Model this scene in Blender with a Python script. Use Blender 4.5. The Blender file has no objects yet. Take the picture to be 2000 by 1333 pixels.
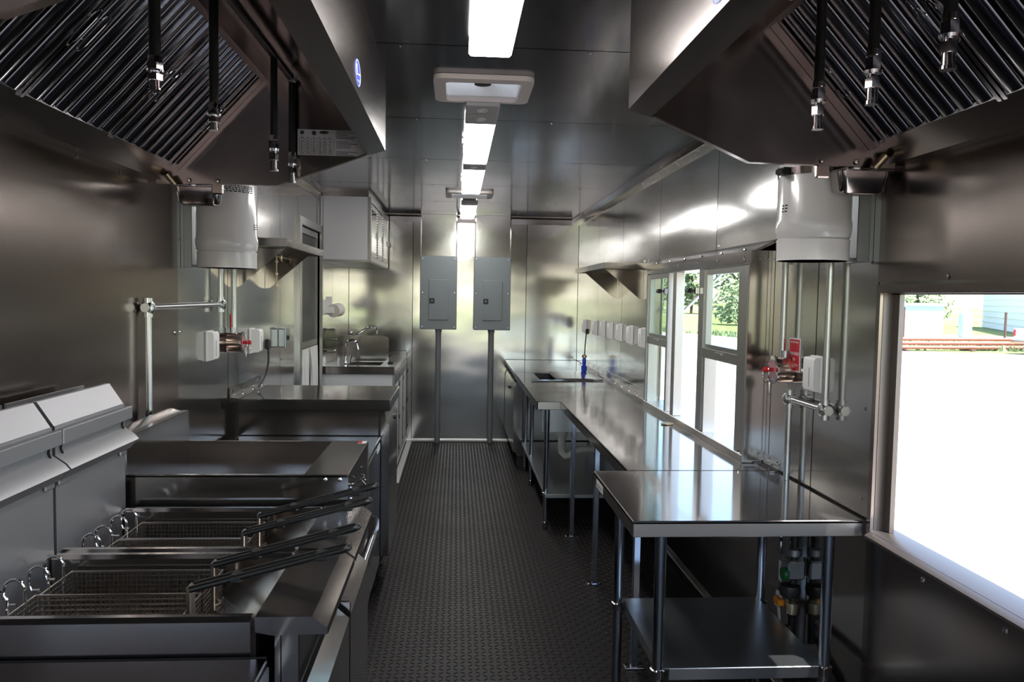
import bpy, math, random
from mathutils import Vector, Matrix
random.seed(7)
scene = bpy.context.scene
COL = scene.collection

# ------------------------------------------------------------------ camera
F_PX, PITCH, YAW, ROLL, CAM_H = 1523.6, 0.0580, 0.0718, 0.0171, 1.5935
fwd = Vector((math.sin(YAW)*math.cos(PITCH), math.cos(YAW)*math.cos(PITCH), -math.sin(PITCH)))
rgt = Vector((math.cos(YAW), -math.sin(YAW), 0)); upv = rgt.cross(fwd)
r2 = rgt*math.cos(ROLL) + upv*math.sin(ROLL); u2 = upv*math.cos(ROLL) - rgt*math.sin(ROLL)
cam_data = bpy.data.cameras.new('camera'); cam = bpy.data.objects.new('camera', cam_data); COL.objects.link(cam)
cam_data.sensor_width = 36.0; cam_data.lens = F_PX/2000*36.0; cam_data.clip_start = 0.02; cam_data.clip_end = 2000
M = Matrix((r2, u2, -fwd)).transposed().to_4x4(); M.translation = (0, 0, CAM_H)
cam.matrix_world = M
scene.camera = cam

# ------------------------------------------------------------------ sky, sun, exposure
world = bpy.data.worlds.new('world'); scene.world = world; world.use_nodes = True
wn = world.node_tree; wn.nodes.clear()
sky = wn.nodes.new('ShaderNodeTexSky'); sky.sky_type = 'NISHITA'; sky.sun_disc = False
sky.sun_elevation = math.radians(69); sky.sun_rotation = math.radians(141); sky.dust_density = 1.2; sky.ozone_density = 1.0
bg = wn.nodes.new('ShaderNodeBackground'); bg.inputs['Strength'].default_value = 0.56
wo = wn.nodes.new('ShaderNodeOutputWorld')
wn.links.new(sky.outputs[0], bg.inputs[0]); wn.links.new(bg.outputs[0], wo.inputs[0])
sun_d = bpy.data.lights.new('sun', 'SUN'); sun_d.energy = 13.5; sun_d.angle = math.radians(0.6); sun_d.color = (1.0, 0.96, 0.9)
sun = bpy.data.objects.new('sun', sun_d); COL.objects.link(sun)
sun.rotation_euler = Vector((0.244, -0.30, 1.0)).to_track_quat('Z', 'Y').to_euler(); sun.location = (6, -4, 20)
scene.view_settings.view_transform = 'Standard'; scene.view_settings.look = 'None'
scene.view_settings.exposure = 0.28; scene.view_settings.gamma = 1.0; scene.view_settings.use_curve_mapping = False
scene.cycles.max_bounces = 10; scene.cycles.diffuse_bounces = 4; scene.cycles.glossy_bounces = 7
scene.cycles.transmission_bounces = 6; scene.cycles.transparent_max_bounces = 10
scene.cycles.sample_clamp_indirect = 3.0; scene.cycles.caustics_reflective = True; scene.cycles.blur_glossy = 1.0
scene.cycles.use_denoising = True; scene.cycles.use_light_tree = False
LAMP = 21.0                                        # luminance of the ceiling lamp lenses

# ------------------------------------------------------------------ materials
def mat(name, col, rough=0.5, metal=0.0, bump=None, wave=None, stretch=None, var=0.0, streak=None, emit=None, spec=0.5, coat=0.0, trans=0.0):
    """bump=(scale,strength) fine relief; wave=(scale,strength) sheet-metal warping; streak=(sx,sy,sz,amount) brushed grain"""
    m = bpy.data.materials.new(name); m.use_nodes = True; nt = m.node_tree; n = nt.nodes; l = nt.links
    p = n['Principled BSDF']; p.inputs['Base Color'].default_value = (*col, 1); p.inputs['Roughness'].default_value = rough
    p.inputs['Metallic'].default_value = metal; p.inputs['Specular IOR Level'].default_value = spec
    p.inputs['Coat Weight'].default_value = coat
    if trans: p.inputs['Transmission Weight'].default_value = trans
    if emit: p.inputs['Emission Color'].default_value = (*emit[0], 1); p.inputs['Emission Strength'].default_value = emit[1]
    tc = n.new('ShaderNodeTexCoord'); last = None
    if streak:
        mp = n.new('ShaderNodeMapping'); mp.inputs['Scale'].default_value = streak[:3]; l.new(tc.outputs['Object'], mp.inputs[0])
        nz = n.new('ShaderNodeTexNoise'); nz.inputs['Scale'].default_value = 1.0; nz.inputs['Detail'].default_value = 4; l.new(mp.outputs[0], nz.inputs[0])
        mr = n.new('ShaderNodeMapRange'); mr.inputs[1].default_value = 0.25; mr.inputs[2].default_value = 0.56
        mr.inputs[3].default_value = max(0.02, rough-streak[3]); mr.inputs[4].default_value = rough+streak[3]
        l.new(nz.outputs[0], mr.inputs[0]); l.new(mr.outputs[0], p.inputs['Roughness'])
    if var:
        nz = n.new('ShaderNodeTexNoise'); nz.inputs['Scale'].default_value = 2.3; nz.inputs['Detail'].default_value = 3; l.new(tc.outputs['Object'], nz.inputs[0])
        mx = n.new('ShaderNodeMix'); mx.data_type = 'RGBA'; mx.inputs[6].default_value = (*[c*(1-var) for c in col], 1); mx.inputs[7].default_value = (*[min(1, c*(1+var)) for c in col], 1)
        l.new(nz.outputs[0], mx.inputs[0]); l.new(mx.outputs[2], p.inputs['Base Color'])
    for k in (wave, bump):
        if not k: continue
        oi = n.new('ShaderNodeObjectInfo'); ad = n.new('ShaderNodeVectorMath'); ad.operation = 'ADD'
        l.new(tc.outputs['Object'], ad.inputs[0])
        sc = n.new('ShaderNodeVectorMath'); sc.operation = 'SCALE'; sc.inputs[0].default_value = (7, 11, 13); l.new(oi.outputs['Random'], sc.inputs['Scale'])
        l.new(sc.outputs[0], ad.inputs[1])
        nz = n.new('ShaderNodeTexNoise'); nz.inputs['Scale'].default_value = k[0]; nz.inputs['Detail'].default_value = 1.0 if k is wave else 4.0
        mu = n.new('ShaderNodeVectorMath'); mu.operation = 'MULTIPLY'; mu.inputs[1].default_value = stretch or (1, 1, 1); l.new(ad.outputs[0], mu.inputs[0]); l.new(mu.outputs[0], nz.inputs[0])
        b = n.new('ShaderNodeBump'); b.inputs['Strength'].default_value = 1.0; b.inputs['Distance'].default_value = k[1]; l.new(nz.outputs[0], b.inputs['Height'])
        if last: l.new(last.outputs[0], b.inputs['Normal'])
        last = b
    if last: l.new(last.outputs[0], p.inputs['Normal'])
    return m

STEEL = (0.38, 0.35, 0.33)
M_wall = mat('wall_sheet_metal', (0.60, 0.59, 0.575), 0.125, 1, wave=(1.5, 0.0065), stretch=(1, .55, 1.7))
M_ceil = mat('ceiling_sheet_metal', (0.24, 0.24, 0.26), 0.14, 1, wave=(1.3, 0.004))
M_ss = mat('brushed_stainless', STEEL, 0.14, 0.97, wave=(2.0, 0.002))
M_ssy = mat('brushed_stainless_crosswise', (0.50, 0.475, 0.46), 0.28, 0.94, wave=(2.0, 0.002))
M_top = mat('worktop_stainless', (0.43, 0.405, 0.39), 0.095, 0.95, wave=(2.2, 0.0025))
M_hood = mat('hood_stainless', (0.34, 0.295, 0.275), 0.19, 1, wave=(1.7, 0.003), var=0.05)
M_fry = mat('fryer_stainless', (0.38, 0.375, 0.39), 0.46, 0.86, var=0.06)
M_filter = mat('filter_polished_steel', (0.24, 0.24, 0.26), 0.12, 1)
M_chrome = mat('chrome', (0.72, 0.72, 0.73), 0.08, 1)
M_galv = mat('galvanized_steel', (0.50, 0.53, 0.56), 0.30, 1, var=0.12)
M_emt = mat('conduit_steel', (0.58, 0.60, 0.60), 0.25, 1, var=0.05)
M_leg = mat('leg_tube_steel', (0.52, 0.55, 0.60), 0.16, 1)
M_alu = mat('window_aluminium', (0.48, 0.47, 0.46), 0.30, 1)
M_checker = mat('bright_aluminium', (0.75, 0.73, 0.70), 0.35, 1, bump=(160, 0.004))
M_white = mat('white_enamel', (0.85, 0.83, 0.81), 0.15, 0, coat=0.3)
M_plastic = mat('white_plastic', (0.87, 0.86, 0.84), 0.35)
M_cab = mat('white_laminate', (0.66, 0.65, 0.66), 0.45)
M_panel = mat('grey_enamel', (0.19, 0.215, 0.225), 0.38, 0, bump=(250, 0.0004))
M_conduit = mat('grey_pvc', (0.16, 0.165, 0.175), 0.45)
M_lampbody = mat('lamp_housing_grey', (0.33, 0.31, 0.31), 0.45)
M_ventring = mat('vent_ring_beige', (0.55, 0.49, 0.46), 0.45)
M_black = mat('black_rubber', (0.012, 0.012, 0.013), 0.45)
M_blackpipe = mat('black_painted_pipe', (0.016, 0.015, 0.014), 0.35)
M_gap = mat('joint_black', (0.01, 0.01, 0.01), 0.8)
M_brk = mat('bracket_zinc', (0.42, 0.44, 0.45), 0.5, 0.8)
M_handle = mat('black_handle_coating', (0.004, 0.004, 0.004), 0.42)
M_frame_refl = mat('frame_metal_painted_reflection', (0.20, 0.175, 0.16), 0.35, 0.9)  # dark awning reflection painted into the base colour of the serving-opening frame
M_wire = mat('basket_wire', (0.46, 0.41, 0.36), 0.28, 1)
M_red = mat('red_plastic', (0.55, 0.01, 0.025), 0.35)
M_copper = mat('rose_tinted_steel', (0.60, 0.45, 0.38), 0.2, 1)
M_brass = mat('brass', (0.50, 0.41, 0.28), 0.3, 1)
M_blue = mat('blue_plastic', (0.01, 0.04, 0.5), 0.35)
M_sticker = mat('sticker_blue', (0.02, 0.07, 0.55), 0.4)
M_paper = mat('label_paper', (0.55, 0.52, 0.52), 0.6)
M_tag = mat('tag_white', (0.75, 0.74, 0.72), 0.6)
M_ink = mat('label_ink', (0.03, 0.03, 0.035), 0.6)
M_pvc = mat('white_pvc', (0.62, 0.61, 0.58), 0.4)
M_green = mat('green_plastic', (0.01, 0.14, 0.04), 0.4)
M_orange = mat('orange_plastic', (0.75, 0.25, 0.01), 0.4)
M_roll = mat('paper_roll', (0.72, 0.66, 0.60), 0.9)
M_screen = mat('dark_screen', (0.045, 0.042, 0.04), 0.45)
M_lens = mat('lamp_lens', (0.9, 0.9, 0.9), 0.4, emit=((1.0, 0.99, 0.97), LAMP))
M_ink_white = mat('white_ink', (0.8, 0.8, 0.82), 0.5)
M_fan = mat('fan_black', (0.02, 0.02, 0.02), 0.4)
M_rust = mat('red_oxide_paint', (0.36, 0.13, 0.10), 0.6, var=0.2)
M_siding = mat('white_siding', (0.82, 0.84, 0.86), 0.6)
M_shed = mat('pale_blue_shed_metal', (0.42, 0.52, 0.62), 0.5)
M_shedg = mat('pale_green_shed_metal', (0.34, 0.44, 0.31), 0.5)
M_post = mat('post_brown', (0.13, 0.07, 0.06), 0.8)
M_bark = mat('bark', (0.10, 0.075, 0.05), 0.9)
M_leaf = mat('leaf_green', (0.20, 0.28, 0.13), 0.7, var=0.35)
M_leaf2 = mat('leaf_pale_green', (0.26, 0.33, 0.17), 0.7, var=0.35)
M_truck = mat('truck_white_paint', (0.7, 0.71, 0.72), 0.2, coat=0.5)
M_tyre = mat('tyre', (0.02, 0.02, 0.02), 0.8)

def thin_glass(name, tint, refl):
    m = bpy.data.materials.new(name); m.use_nodes = True; nt = m.node_tree; n = nt.nodes; n.clear()
    t = n.new('ShaderNodeBsdfTransparent'); t.inputs[0].default_value = (*tint, 1)
    g = n.new('ShaderNodeBsdfGlossy'); g.inputs['Roughness'].default_value = 0.03
    lw = n.new('ShaderNodeLayerWeight'); lw.inputs[0].default_value = 0.5
    pw = n.new('ShaderNodeMath'); pw.operation = 'POWER'; pw.inputs[1].default_value = 5.0
    ml = n.new('ShaderNodeMath'); ml.operation = 'MULTIPLY_ADD'; ml.inputs[1].default_value = refl; ml.inputs[2].default_value = 0.03
    mx = n.new('ShaderNodeMixShader'); o = n.new('ShaderNodeOutputMaterial')
    nt.links.new(lw.outputs['Facing'], pw.inputs[0]); nt.links.new(pw.outputs[0], ml.inputs[0]); nt.links.new(ml.outputs[0], mx.inputs[0])
    nt.links.new(t.outputs[0], mx.inputs[1]); nt.links.new(g.outputs[0], mx.inputs[2]); nt.links.new(mx.outputs[0], o.inputs[0])
    return m
M_glass = thin_glass('window_glass', (0.86, 0.90, 0.87), 0.35)
M_jar = thin_glass('clear_plastic', (0.75, 0.78, 0.72), 0.4)
def translucent(name, col):
    m = bpy.data.materials.new(name); m.use_nodes = True; nt = m.node_tree; n = nt.nodes; n.clear()
    t = n.new('ShaderNodeBsdfTranslucent'); t.inputs[0].default_value = (*col, 1); d = n.new('ShaderNodeBsdfDiffuse'); d.inputs[0].default_value = (*col, 1)
    mx = n.new('ShaderNodeMixShader'); mx.inputs[0].default_value = 0.4; o = n.new('ShaderNodeOutputMaterial')
    nt.links.new(t.outputs[0], mx.inputs[1]); nt.links.new(d.outputs[0], mx.inputs[2]); nt.links.new(mx.outputs[0], o.inputs[0]); return m
M_dome = translucent('vent_dome', (0.85, 0.86, 0.86))

def tread_material():
    m = bpy.data.materials.new('black_tread_rubber'); m.use_nodes = True; nt = m.node_tree; n = nt.nodes; l = nt.links; p = n['Principled BSDF']
    p.inputs['Base Color'].default_value = (0.019, 0.0165, 0.0155, 1); p.inputs['Roughness'].default_value = 0.50; p.inputs['Specular IOR Level'].default_value = 0.17
    tc = n.new('ShaderNodeTexCoord'); nz = n.new('ShaderNodeTexNoise'); nz.inputs['Scale'].default_value = 3.0; nz.inputs['Detail'].default_value = 4; l.new(tc.outputs['Object'], nz.inputs[0])
    mr = n.new('ShaderNodeMapRange'); mr.inputs[3].default_value = 0.40; mr.inputs[4].default_value = 0.55; l.new(nz.outputs[0], mr.inputs[0]); l.new(mr.outputs[0], p.inputs['Roughness'])
    return m
M_tread = tread_material()

def ground_material(name, c1, c2, scale, rough=0.95):
    m = bpy.data.materials.new(name); m.use_nodes = True; nt = m.node_tree; n = nt.nodes; l = nt.links; p = n['Principled BSDF']; p.inputs['Roughness'].default_value = rough
    p.inputs['Specular IOR Level'].default_value = 0.1
    tc = n.new('ShaderNodeTexCoord'); nz = n.new('ShaderNodeTexNoise'); nz.inputs['Scale'].default_value = scale; nz.inputs['Detail'].default_value = 6; l.new(tc.outputs['Object'], nz.inputs[0])
    cr = n.new('ShaderNodeValToRGB'); cr.color_ramp.elements[0].position = 0.35; cr.color_ramp.elements[1].position = 0.65
    cr.color_ramp.elements[0].color = (*c1, 1); cr.color_ramp.elements[1].color = (*c2, 1); l.new(nz.outputs[0], cr.inputs[0]); l.new(cr.outputs[0], p.inputs['Base Color'])
    return m
M_grass = ground_material('meadow_grass', (0.15, 0.20, 0.07), (0.25, 0.28, 0.12), 1.6)
M_gravel = ground_material('pale_gravel', (0.42, 0.40, 0.37), (0.55, 0.53, 0.50), 9.0)
M_yard = ground_material('worn_dirt_yard', (0.115, 0.10, 0.092), (0.16, 0.142, 0.13), 2.0)
M_road = ground_material('pale_road', (0.55, 0.54, 0.52), (0.62, 0.61, 0.6), 3.0)

# ------------------------------------------------------------------ mesh helpers
class MB:
    def __init__(s): s.v = []; s.f = []
    def add(s, vs, fs):
        o = len(s.v); s.v += [tuple(q) for q in vs]; s.f += [tuple(i+o for i in q) for q in fs]; return s
    def box(s, x0, x1, y0, y1, z0, z1, ch=0.0):
        if x1 < x0: x0, x1 = x1, x0
        if y1 < y0: y0, y1 = y1, y0
        if z1 < z0: z0, z1 = z1, z0
        ch = min(ch, (x1-x0)*.45, (y1-y0)*.45, (z1-z0)*.45)
        if ch <= 0:
            return s.add([(x, y, z) for z in (z0, z1) for y in (y0, y1) for x in (x0, x1)], [(0, 2, 3, 1), (4, 5, 7, 6), (0, 1, 5, 4), (2, 6, 7, 3), (0, 4, 6, 2), (1, 3, 7, 5)])
        lo = (x0, y0, z0); hi = (x1, y1, z1); vs = []; idx = {}
        for c in range(8):
            bits = [(c >> k) & 1 for k in range(3)]
            for ax in range(3):
                p = [(hi[k] if bits[k] else lo[k]) for k in range(3)]
                for k in range(3):
                    if k != ax: p[k] += -ch if bits[k] else ch
                idx[(c, ax)] = len(vs); vs.append(tuple(p))
        fs = []
        for ax in range(3):
            a, b = (ax+1) % 3, (ax+2) % 3
            for sd in (0, 1):
                q = [sum(((bit) << k) for k, bit in ((ax, sd), (a, i), (b, j))) for i, j in ((0, 0), (1, 0), (1, 1), (0, 1))]
                q = [idx[(c, ax)] for c in q]; fs.append(tuple(q if sd else q[::-1]))
            for i in (0, 1):
                for j in (0, 1):
                    c0 = (i << a) | (j << b); c1 = c0 | (1 << ax)
                    q = [idx[(c0, a)], idx[(c1, a)], idx[(c1, b)], idx[(c0, b)]]
                    fs.append(tuple(q if (i == j) else q[::-1]))
        for c in range(8):
            q = [idx[(c, 0)], idx[(c, 1)], idx[(c, 2)]]; odd = bin(c).count('1') % 2
            fs.append(tuple(q if odd else q[::-1]))
        return s.add(vs, fs)
    def prism(s, pts, ax, a0, a1):
        """outline pts extruded along ax: 'x' -> (y,z), 'y' -> (x,z), 'z' -> (x,y)"""
        def P(p, a): return {'x': (a, p[0], p[1]), 'y': (p[0], a, p[1]), 'z': (p[0], p[1], a)}[ax]
        n = len(pts); vs = [P(p, a0) for p in pts] + [P(p, a1) for p in pts]
        fs = [tuple(range(n)), tuple(range(2*n-1, n-1, -1))] + [(i, i+n, (i+1) % n+n, (i+1) % n) for i in range(n)]
        return s.add(vs, fs)
    def cyl(s, p0, p1, r, n=14, r1=None, cap=True):
        p0, p1 = Vector(p0), Vector(p1); r1 = r if r1 is None else r1
        d = (p1-p0).normalized(); a = d.orthogonal().normalized(); b = d.cross(a)
        vs = [p0+(a*math.cos(t)+b*math.sin(t))*r for t in (2*math.pi*i/n for i in range(n))] + [p1+(a*math.cos(t)+b*math.sin(t))*r1 for t in (2*math.pi*i/n for i in range(n))]
        fs = [(i, (i+1) % n, (i+1) % n+n, i+n) for i in range(n)]
        if cap: fs += [tuple(range(n-1, -1, -1)), tuple(range(n, 2*n))]
        return s.add(vs, fs)
    def tube(s, path, r, n=8, closed=False):
        pts = [Vector(p) for p in path]; m = len(pts); vs = []; a = None
        for i, p in enumerate(pts):
            d = (pts[(i+1) % m]-pts[i-1]) if closed or 0 < i < m-1 else (pts[1]-pts[0] if i == 0 else pts[-1]-pts[-2])
            d = d.normalized() if d.length > 1e-9 else Vector((0, 0, 1))
            a = d.orthogonal().normalized() if a is None else (a-d*a.dot(d)).normalized()
            b = d.cross(a); vs += [p+(a*math.cos(t)+b*math.sin(t))*r for t in (2*math.pi*k/n for k in range(n))]
        fs = []
        for i in range(m if closed else m-1):
            j = (i+1) % m; fs += [(i*n+k, i*n+(k+1) % n, j*n+(k+1) % n, j*n+k) for k in range(n)]
        if not closed: fs += [tuple(range(n-1, -1, -1)), tuple(range((m-1)*n, m*n))]
        return s.add(vs, fs)
    def lathe(s, prof, c, n=24, ax='z'):
        vs = []
        for r, h in prof:
            for k in range(n):
                t = 2*math.pi*k/n; q = (r*math.cos(t), r*math.sin(t))
                vs.append({'z': (c[0]+q[0], c[1]+q[1], c[2]+h), 'x': (c[0]+h, c[1]+q[0], c[2]+q[1]), 'y': (c[0]+q[1], c[1]+h, c[2]+q[0])}[ax])
        m = len(prof); fs = [(i*n+k, i*n+(k+1) % n, (i+1)*n+(k+1) % n, (i+1)*n+k) for i in range(m-1) for k in range(n)]
        fs += [tuple(range(n-1, -1, -1)), tuple(range((m-1)*n, m*n))]
        return s.add(vs, fs)
    def dome(s, c, r, d, n=8):
        """small round screw head, flat side at c, bulging along unit axis d"""
        d = Vector(d).normalized(); a = d.orthogonal().normalized(); b = d.cross(a); c = Vector(c)
        vs = [c+(a*math.cos(2*math.pi*k/n)+b*math.sin(2*math.pi*k/n))*r for k in range(n)]
        vs += [c+d*r*.45+(a*math.cos(2*math.pi*k/n)+b*math.sin(2*math.pi*k/n))*r*.7 for k in range(n)] + [c+d*r*.6]
        fs = [(k, (k+1) % n, (k+1) % n+n, k+n) for k in range(n)] + [(k+n, (k+1) % n+n, 2*n) for k in range(n)]
        return s.add(vs, fs)
    def mesh(s, name, m, org=(0, 0, 0), sharp=35):
        me = bpy.data.meshes.new(name)
        me.from_pydata([(a-org[0], b-org[1], c-org[2]) for a, b, c in s.v], [], s.f); me.materials.append(m)
        me.validate(); me.polygons.foreach_set('use_smooth', [True]*len(me.polygons))
        try: me.set_sharp_from_angle(angle=math.radians(sharp))
        except Exception: pass
        return me

import bmesh
def fix_normals(me):
    bm = bmesh.new(); bm.from_mesh(me); bmesh.ops.recalc_face_normals(bm, faces=bm.faces[:]); bm.to_mesh(me); bm.free()

def link(name, data, parent=None, loc=(0, 0, 0)):
    o = bpy.data.objects.new(name, data); COL.objects.link(o); o.location = loc
    if parent: o.parent = parent
    return o
def tag(o, label=None, cat=None, group=None, kind=None):
    if label: o['label'] = label
    if cat: o['category'] = cat
    if group: o['group'] = group
    if kind: o['kind'] = kind
    return o
def world_loc(o):
    p = Vector((0, 0, 0))
    while o is not None: p += o.location; o = o.parent
    return p
def part(name, mb, m, parent, sharp=35, kind=None, label=None):
    """mesh part given in world coordinates under an unrotated parent"""
    org = world_loc(parent); me = mb.mesh(name, m, org, sharp); fix_normals(me)
    o = link(name, me, parent)
    return tag(o, label=label, kind=kind)
def thing(name, label, cat, loc, group=None):
    o = link(name, None, None, loc); o.empty_display_size = 0.05; return tag(o, label, cat, group)
def solo(name, mb, m, label, cat, loc, group=None, sharp=35, kind=None):
    me = mb.mesh(name, m, loc, sharp); fix_normals(me); return tag(link(name, me, None, loc), label, cat, group, kind)
def struct(name, mb, m, sharp=35, label=None, cat=None):
    me = mb.mesh(name, m, (0, 0, 0), sharp); fix_normals(me); return tag(link(name, me), label, cat, kind='structure')
def copy_tree(o, loc=None, parent=None):
    c = o.copy(); COL.objects.link(c); c.parent = parent
    if loc is not None: c.location = loc
    for ch in list(o.children): copy_tree(ch, None, c)
    return c
def text(body, size, parent, center, xdir, updir, m, name='lettering', squeeze=1.0):
    cu = bpy.data.curves.new(name, 'FONT'); cu.body = body; cu.size = size; cu.align_x = 'CENTER'; cu.align_y = 'CENTER'; cu.extrude = 0.0002
    tmp = bpy.data.objects.new('tmp_text', cu); COL.objects.link(tmp); bpy.context.view_layer.update()
    me = bpy.data.meshes.new_from_object(tmp.evaluated_get(bpy.context.evaluated_depsgraph_get())); bpy.data.objects.remove(tmp); bpy.data.curves.remove(cu)
    me.materials.clear(); me.materials.append(m); o = bpy.data.objects.new(name, me); COL.objects.link(o)
    x = Vector(xdir).normalized(); y = Vector(updir).normalized(); z = x.cross(y)
    mm = Matrix((x*squeeze, y, z)).transposed().to_4x4(); mm.translation = Vector(center)-world_loc(parent)
    o.parent = parent; o.matrix_local = mm; return o
def arc(c, r, a0, a1, n, e1, e2):
    c, e1, e2 = Vector(c), Vector(e1), Vector(e2)
    return [c+e1*r*math.cos(a)+e2*r*math.sin(a) for a in (math.radians(a0+(a1-a0)*i/n) for i in range(n+1))]

XL, XR, YB, HC = -1.146, 1.314, 8.43, 2.436
Y_REAR = -2.2

# ================================================================== THE TRAILER SHELL
def slab(mb, ax, a0, a1, u0, u1, v0, v1, holes=()):
    """plate normal to ax with rectangular holes (u0,u1,v0,v1); u,v are the other two axes in x,y,z order"""
    holes = [(max(h[0], u0), min(h[1], u1), max(h[2], v0), min(h[3], v1)) for h in holes]
    holes = [h for h in holes if h[1]-h[0] > 1e-4 and h[3]-h[2] > 1e-4]
    us = sorted({round(q, 5) for q in [u0, u1]+[h[0] for h in holes]+[h[1] for h in holes]})
    vs = sorted({round(q, 5) for q in [v0, v1]+[h[2] for h in holes]+[h[3] for h in holes]})
    def solid(i, j):
        if not (0 <= i < len(us)-1 and 0 <= j < len(vs)-1): return False
        cu, cv = (us[i]+us[i+1])/2, (vs[j]+vs[j+1])/2
        return not any(h[0] < cu < h[1] and h[2] < cv < h[3] for h in holes)
    def P(a, u, v): return {'x': (a, u, v), 'y': (u, a, v), 'z': (u, v, a)}[ax]
    idx = {}; vv = []; ff = []
    def V(k, i, j):
        if (k, i, j) not in idx: idx[(k, i, j)] = len(vv); vv.append(P((a0, a1)[k], us[i], vs[j]))
        return idx[(k, i, j)]
    for i in range(len(us)-1):
        for j in range(len(vs)-1):
            if not solid(i, j): continue
            for k in (0, 1): ff.append((V(k, i, j), V(k, i+1, j), V(k, i+1, j+1), V(k, i, j+1)))
            for di, dj, e in ((-1, 0, ((i, j), (i, j+1))), (1, 0, ((i+1, j), (i+1, j+1))), (0, -1, ((i, j), (i+1, j))), (0, 1, ((i, j+1), (i+1, j+1)))):
                if not solid(i+di, j+dj): ff.append((V(0, *e[0]), V(0, *e[1]), V(1, *e[1]), V(1, *e[0])))
    return mb.add(vv, ff)

WIN = (0.45, 2.335, 0.875, 1.625)            # big serving opening (y,y,z,z)
SWIN = (3.235, 4.92, 0.915, 1.745)           # service window
SWIN_OUT = (3.235, 5.25, 0.915, 1.745)
DOOR = (5.80, 6.65, 0.02, 2.09)              # entry door in the wall facing it
VENT = [(-0.055, 0.245, 3.07, 3.36), (-0.055, 0.245, 6.40, 6.69)]
REAR = (-1.0, 1.17, -0.1, 2.2)

# floor
fl = struct('floor', MB().box(XL-.08, XR+.08, Y_REAR-.08, YB+.08, -0.06, 0.0), M_tread)
# raised tread bars of the rubber floor, far too many to count
vs = []; fs = []; PT = 0.031; nx_ = int((XR-XL)/PT); ny_ = int((YB-.04-Y_REAR)/PT)
for i in range(nx_):
    for j in range(ny_):
        cx = XL+(i+.5)*PT; cy = Y_REAR+(j+.5)*PT; q = 1 if (i+j) % 2 else -1
        ax_, ay_ = .0142*.80, .0142*.60*q; bx_, by_ = -.0040*.60*q, .0040*.80; k = len(vs)
        vs += [(cx-ax_, cy-ay_, 0), (cx+bx_, cy+by_, 0), (cx+ax_, cy+ay_, 0), (cx-bx_, cy-by_, 0), (cx-ax_*.55, cy-ay_*.55, .0026), (cx+ax_*.55, cy+ay_*.55, .0026)]
        fs += [(k, k+4, k+1), (k+1, k+4, k+5, k+2), (k+2, k+5, k+3), (k+3, k+5, k+4, k)]
me_ = bpy.data.meshes.new('tread_bars'); me_.from_pydata(vs, [], fs); me_.materials.append(M_tread); fix_normals(me_)
tag(link('tread_bars', me_, fl), kind='stuff')

# right wall: dark backing, sheet panels with open joints
wr = struct('wall_right', slab(MB(), 'x', XR+.005, XR+.050, Y_REAR, YB+.08, 0.0, HC+.08, [WIN, SWIN_OUT]), M_gap)
seams = [Y_REAR, -1.0, 0.12, 1.24, 2.352, 2.763, 3.155, 3.904, 5.02, 6.147, 7.19, YB]
for a, b in zip(seams[:-1], seams[1:]):
    part('panel', slab(MB(), 'x', XR, XR+.005, a+.0035, b-.0035, 0.0, HC, [WIN, SWIN]), M_wall, wr)
sc = MB()
for y in (3.155, 3.904, 5.02, 6.147, 7.19):
    for dy, zz in ((.03, 2.36), (-.03, 2.36), (-.035, 1.86), (-.03, 2.1)): sc.dome((XR, y+dy, zz), .006, (-1, 0, 0))
for z in (1.72, .96, 1.25, 1.85): sc.dome((XR, 2.40, z), .006, (-1, 0, 0))
part('screw_row', sc, M_chrome, wr, kind='stuff')

# left wall
wl = struct('wall_left', slab(MB(), 'x', XL-.085, XL-.005, Y_REAR, YB+.08, 0.0, HC+.08, [DOOR]), M_gap)
seamsL = [Y_REAR, -1.0, 0.12, 1.24, 2.35, 3.30, 4.014, 5.181, 5.74, 6.70, 7.35, YB]
for a, b in zip(seamsL[:-1], seamsL[1:]):
    part('panel', slab(MB(), 'x', XL-.005, XL, a+.0035, b-.0035, 0.0, HC, [DOOR]), M_wall, wl)
sc = MB()
for y in (4.014, 5.181, 7.35):
    for dy, zz in ((.03, 2.3), (-.03, 2.3), (.03, 1.15)): sc.dome((XL, y+dy, zz), .006, (1, 0, 0))
for z in (1.42, 1.0, 1.8): sc.dome((XL, 3.33, z), .006, (1, 0, 0))
part('screw_row', sc, M_chrome, wl, kind='stuff')

# back wall and its base strip
wb = struct('wall_back', MB().box(XL-.08, XR+.08, YB+.005, YB+.08, 0, HC+.08), M_gap)
for a, b in ((XL, -0.47), (-0.47, 0.75), (0.75, XR)):
    part('panel', MB().box(a+.003, b-.003, YB, YB+.005, 0, HC), M_wall, wb)
struct('baseboard_back', MB().box(XL, XR, YB-.035, YB-.001, 0.0, 0.028, .006), M_checker)
struct('baseboard_right', MB().box(XR-.022, XR-.0005, 2.40, YB-.05, 0.0, 0.06, .004), M_ss)

# rear end behind the viewer: open loading doorway
wz = struct('wall_rear', slab(MB(), 'y', Y_REAR-.08, Y_REAR, XL-.08, XR+.08, 0, HC+.08, [REAR]), M_wall)

# ceiling
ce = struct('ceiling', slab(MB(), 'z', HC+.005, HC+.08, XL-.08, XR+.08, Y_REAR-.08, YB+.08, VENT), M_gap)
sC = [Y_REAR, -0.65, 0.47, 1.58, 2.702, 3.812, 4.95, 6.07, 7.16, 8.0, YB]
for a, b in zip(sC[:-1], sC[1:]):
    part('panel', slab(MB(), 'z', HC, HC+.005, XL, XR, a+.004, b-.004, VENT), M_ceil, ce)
sc = MB()
for y in sC[3:-1]:
    for x in (-0.9, -0.55, -0.2, 0.45, 0.62, 0.95): sc.dome((x, y+.03, HC), .006, (0, 0, -1))
part('screw_row', sc, M_chrome, ce, kind='stuff')

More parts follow.
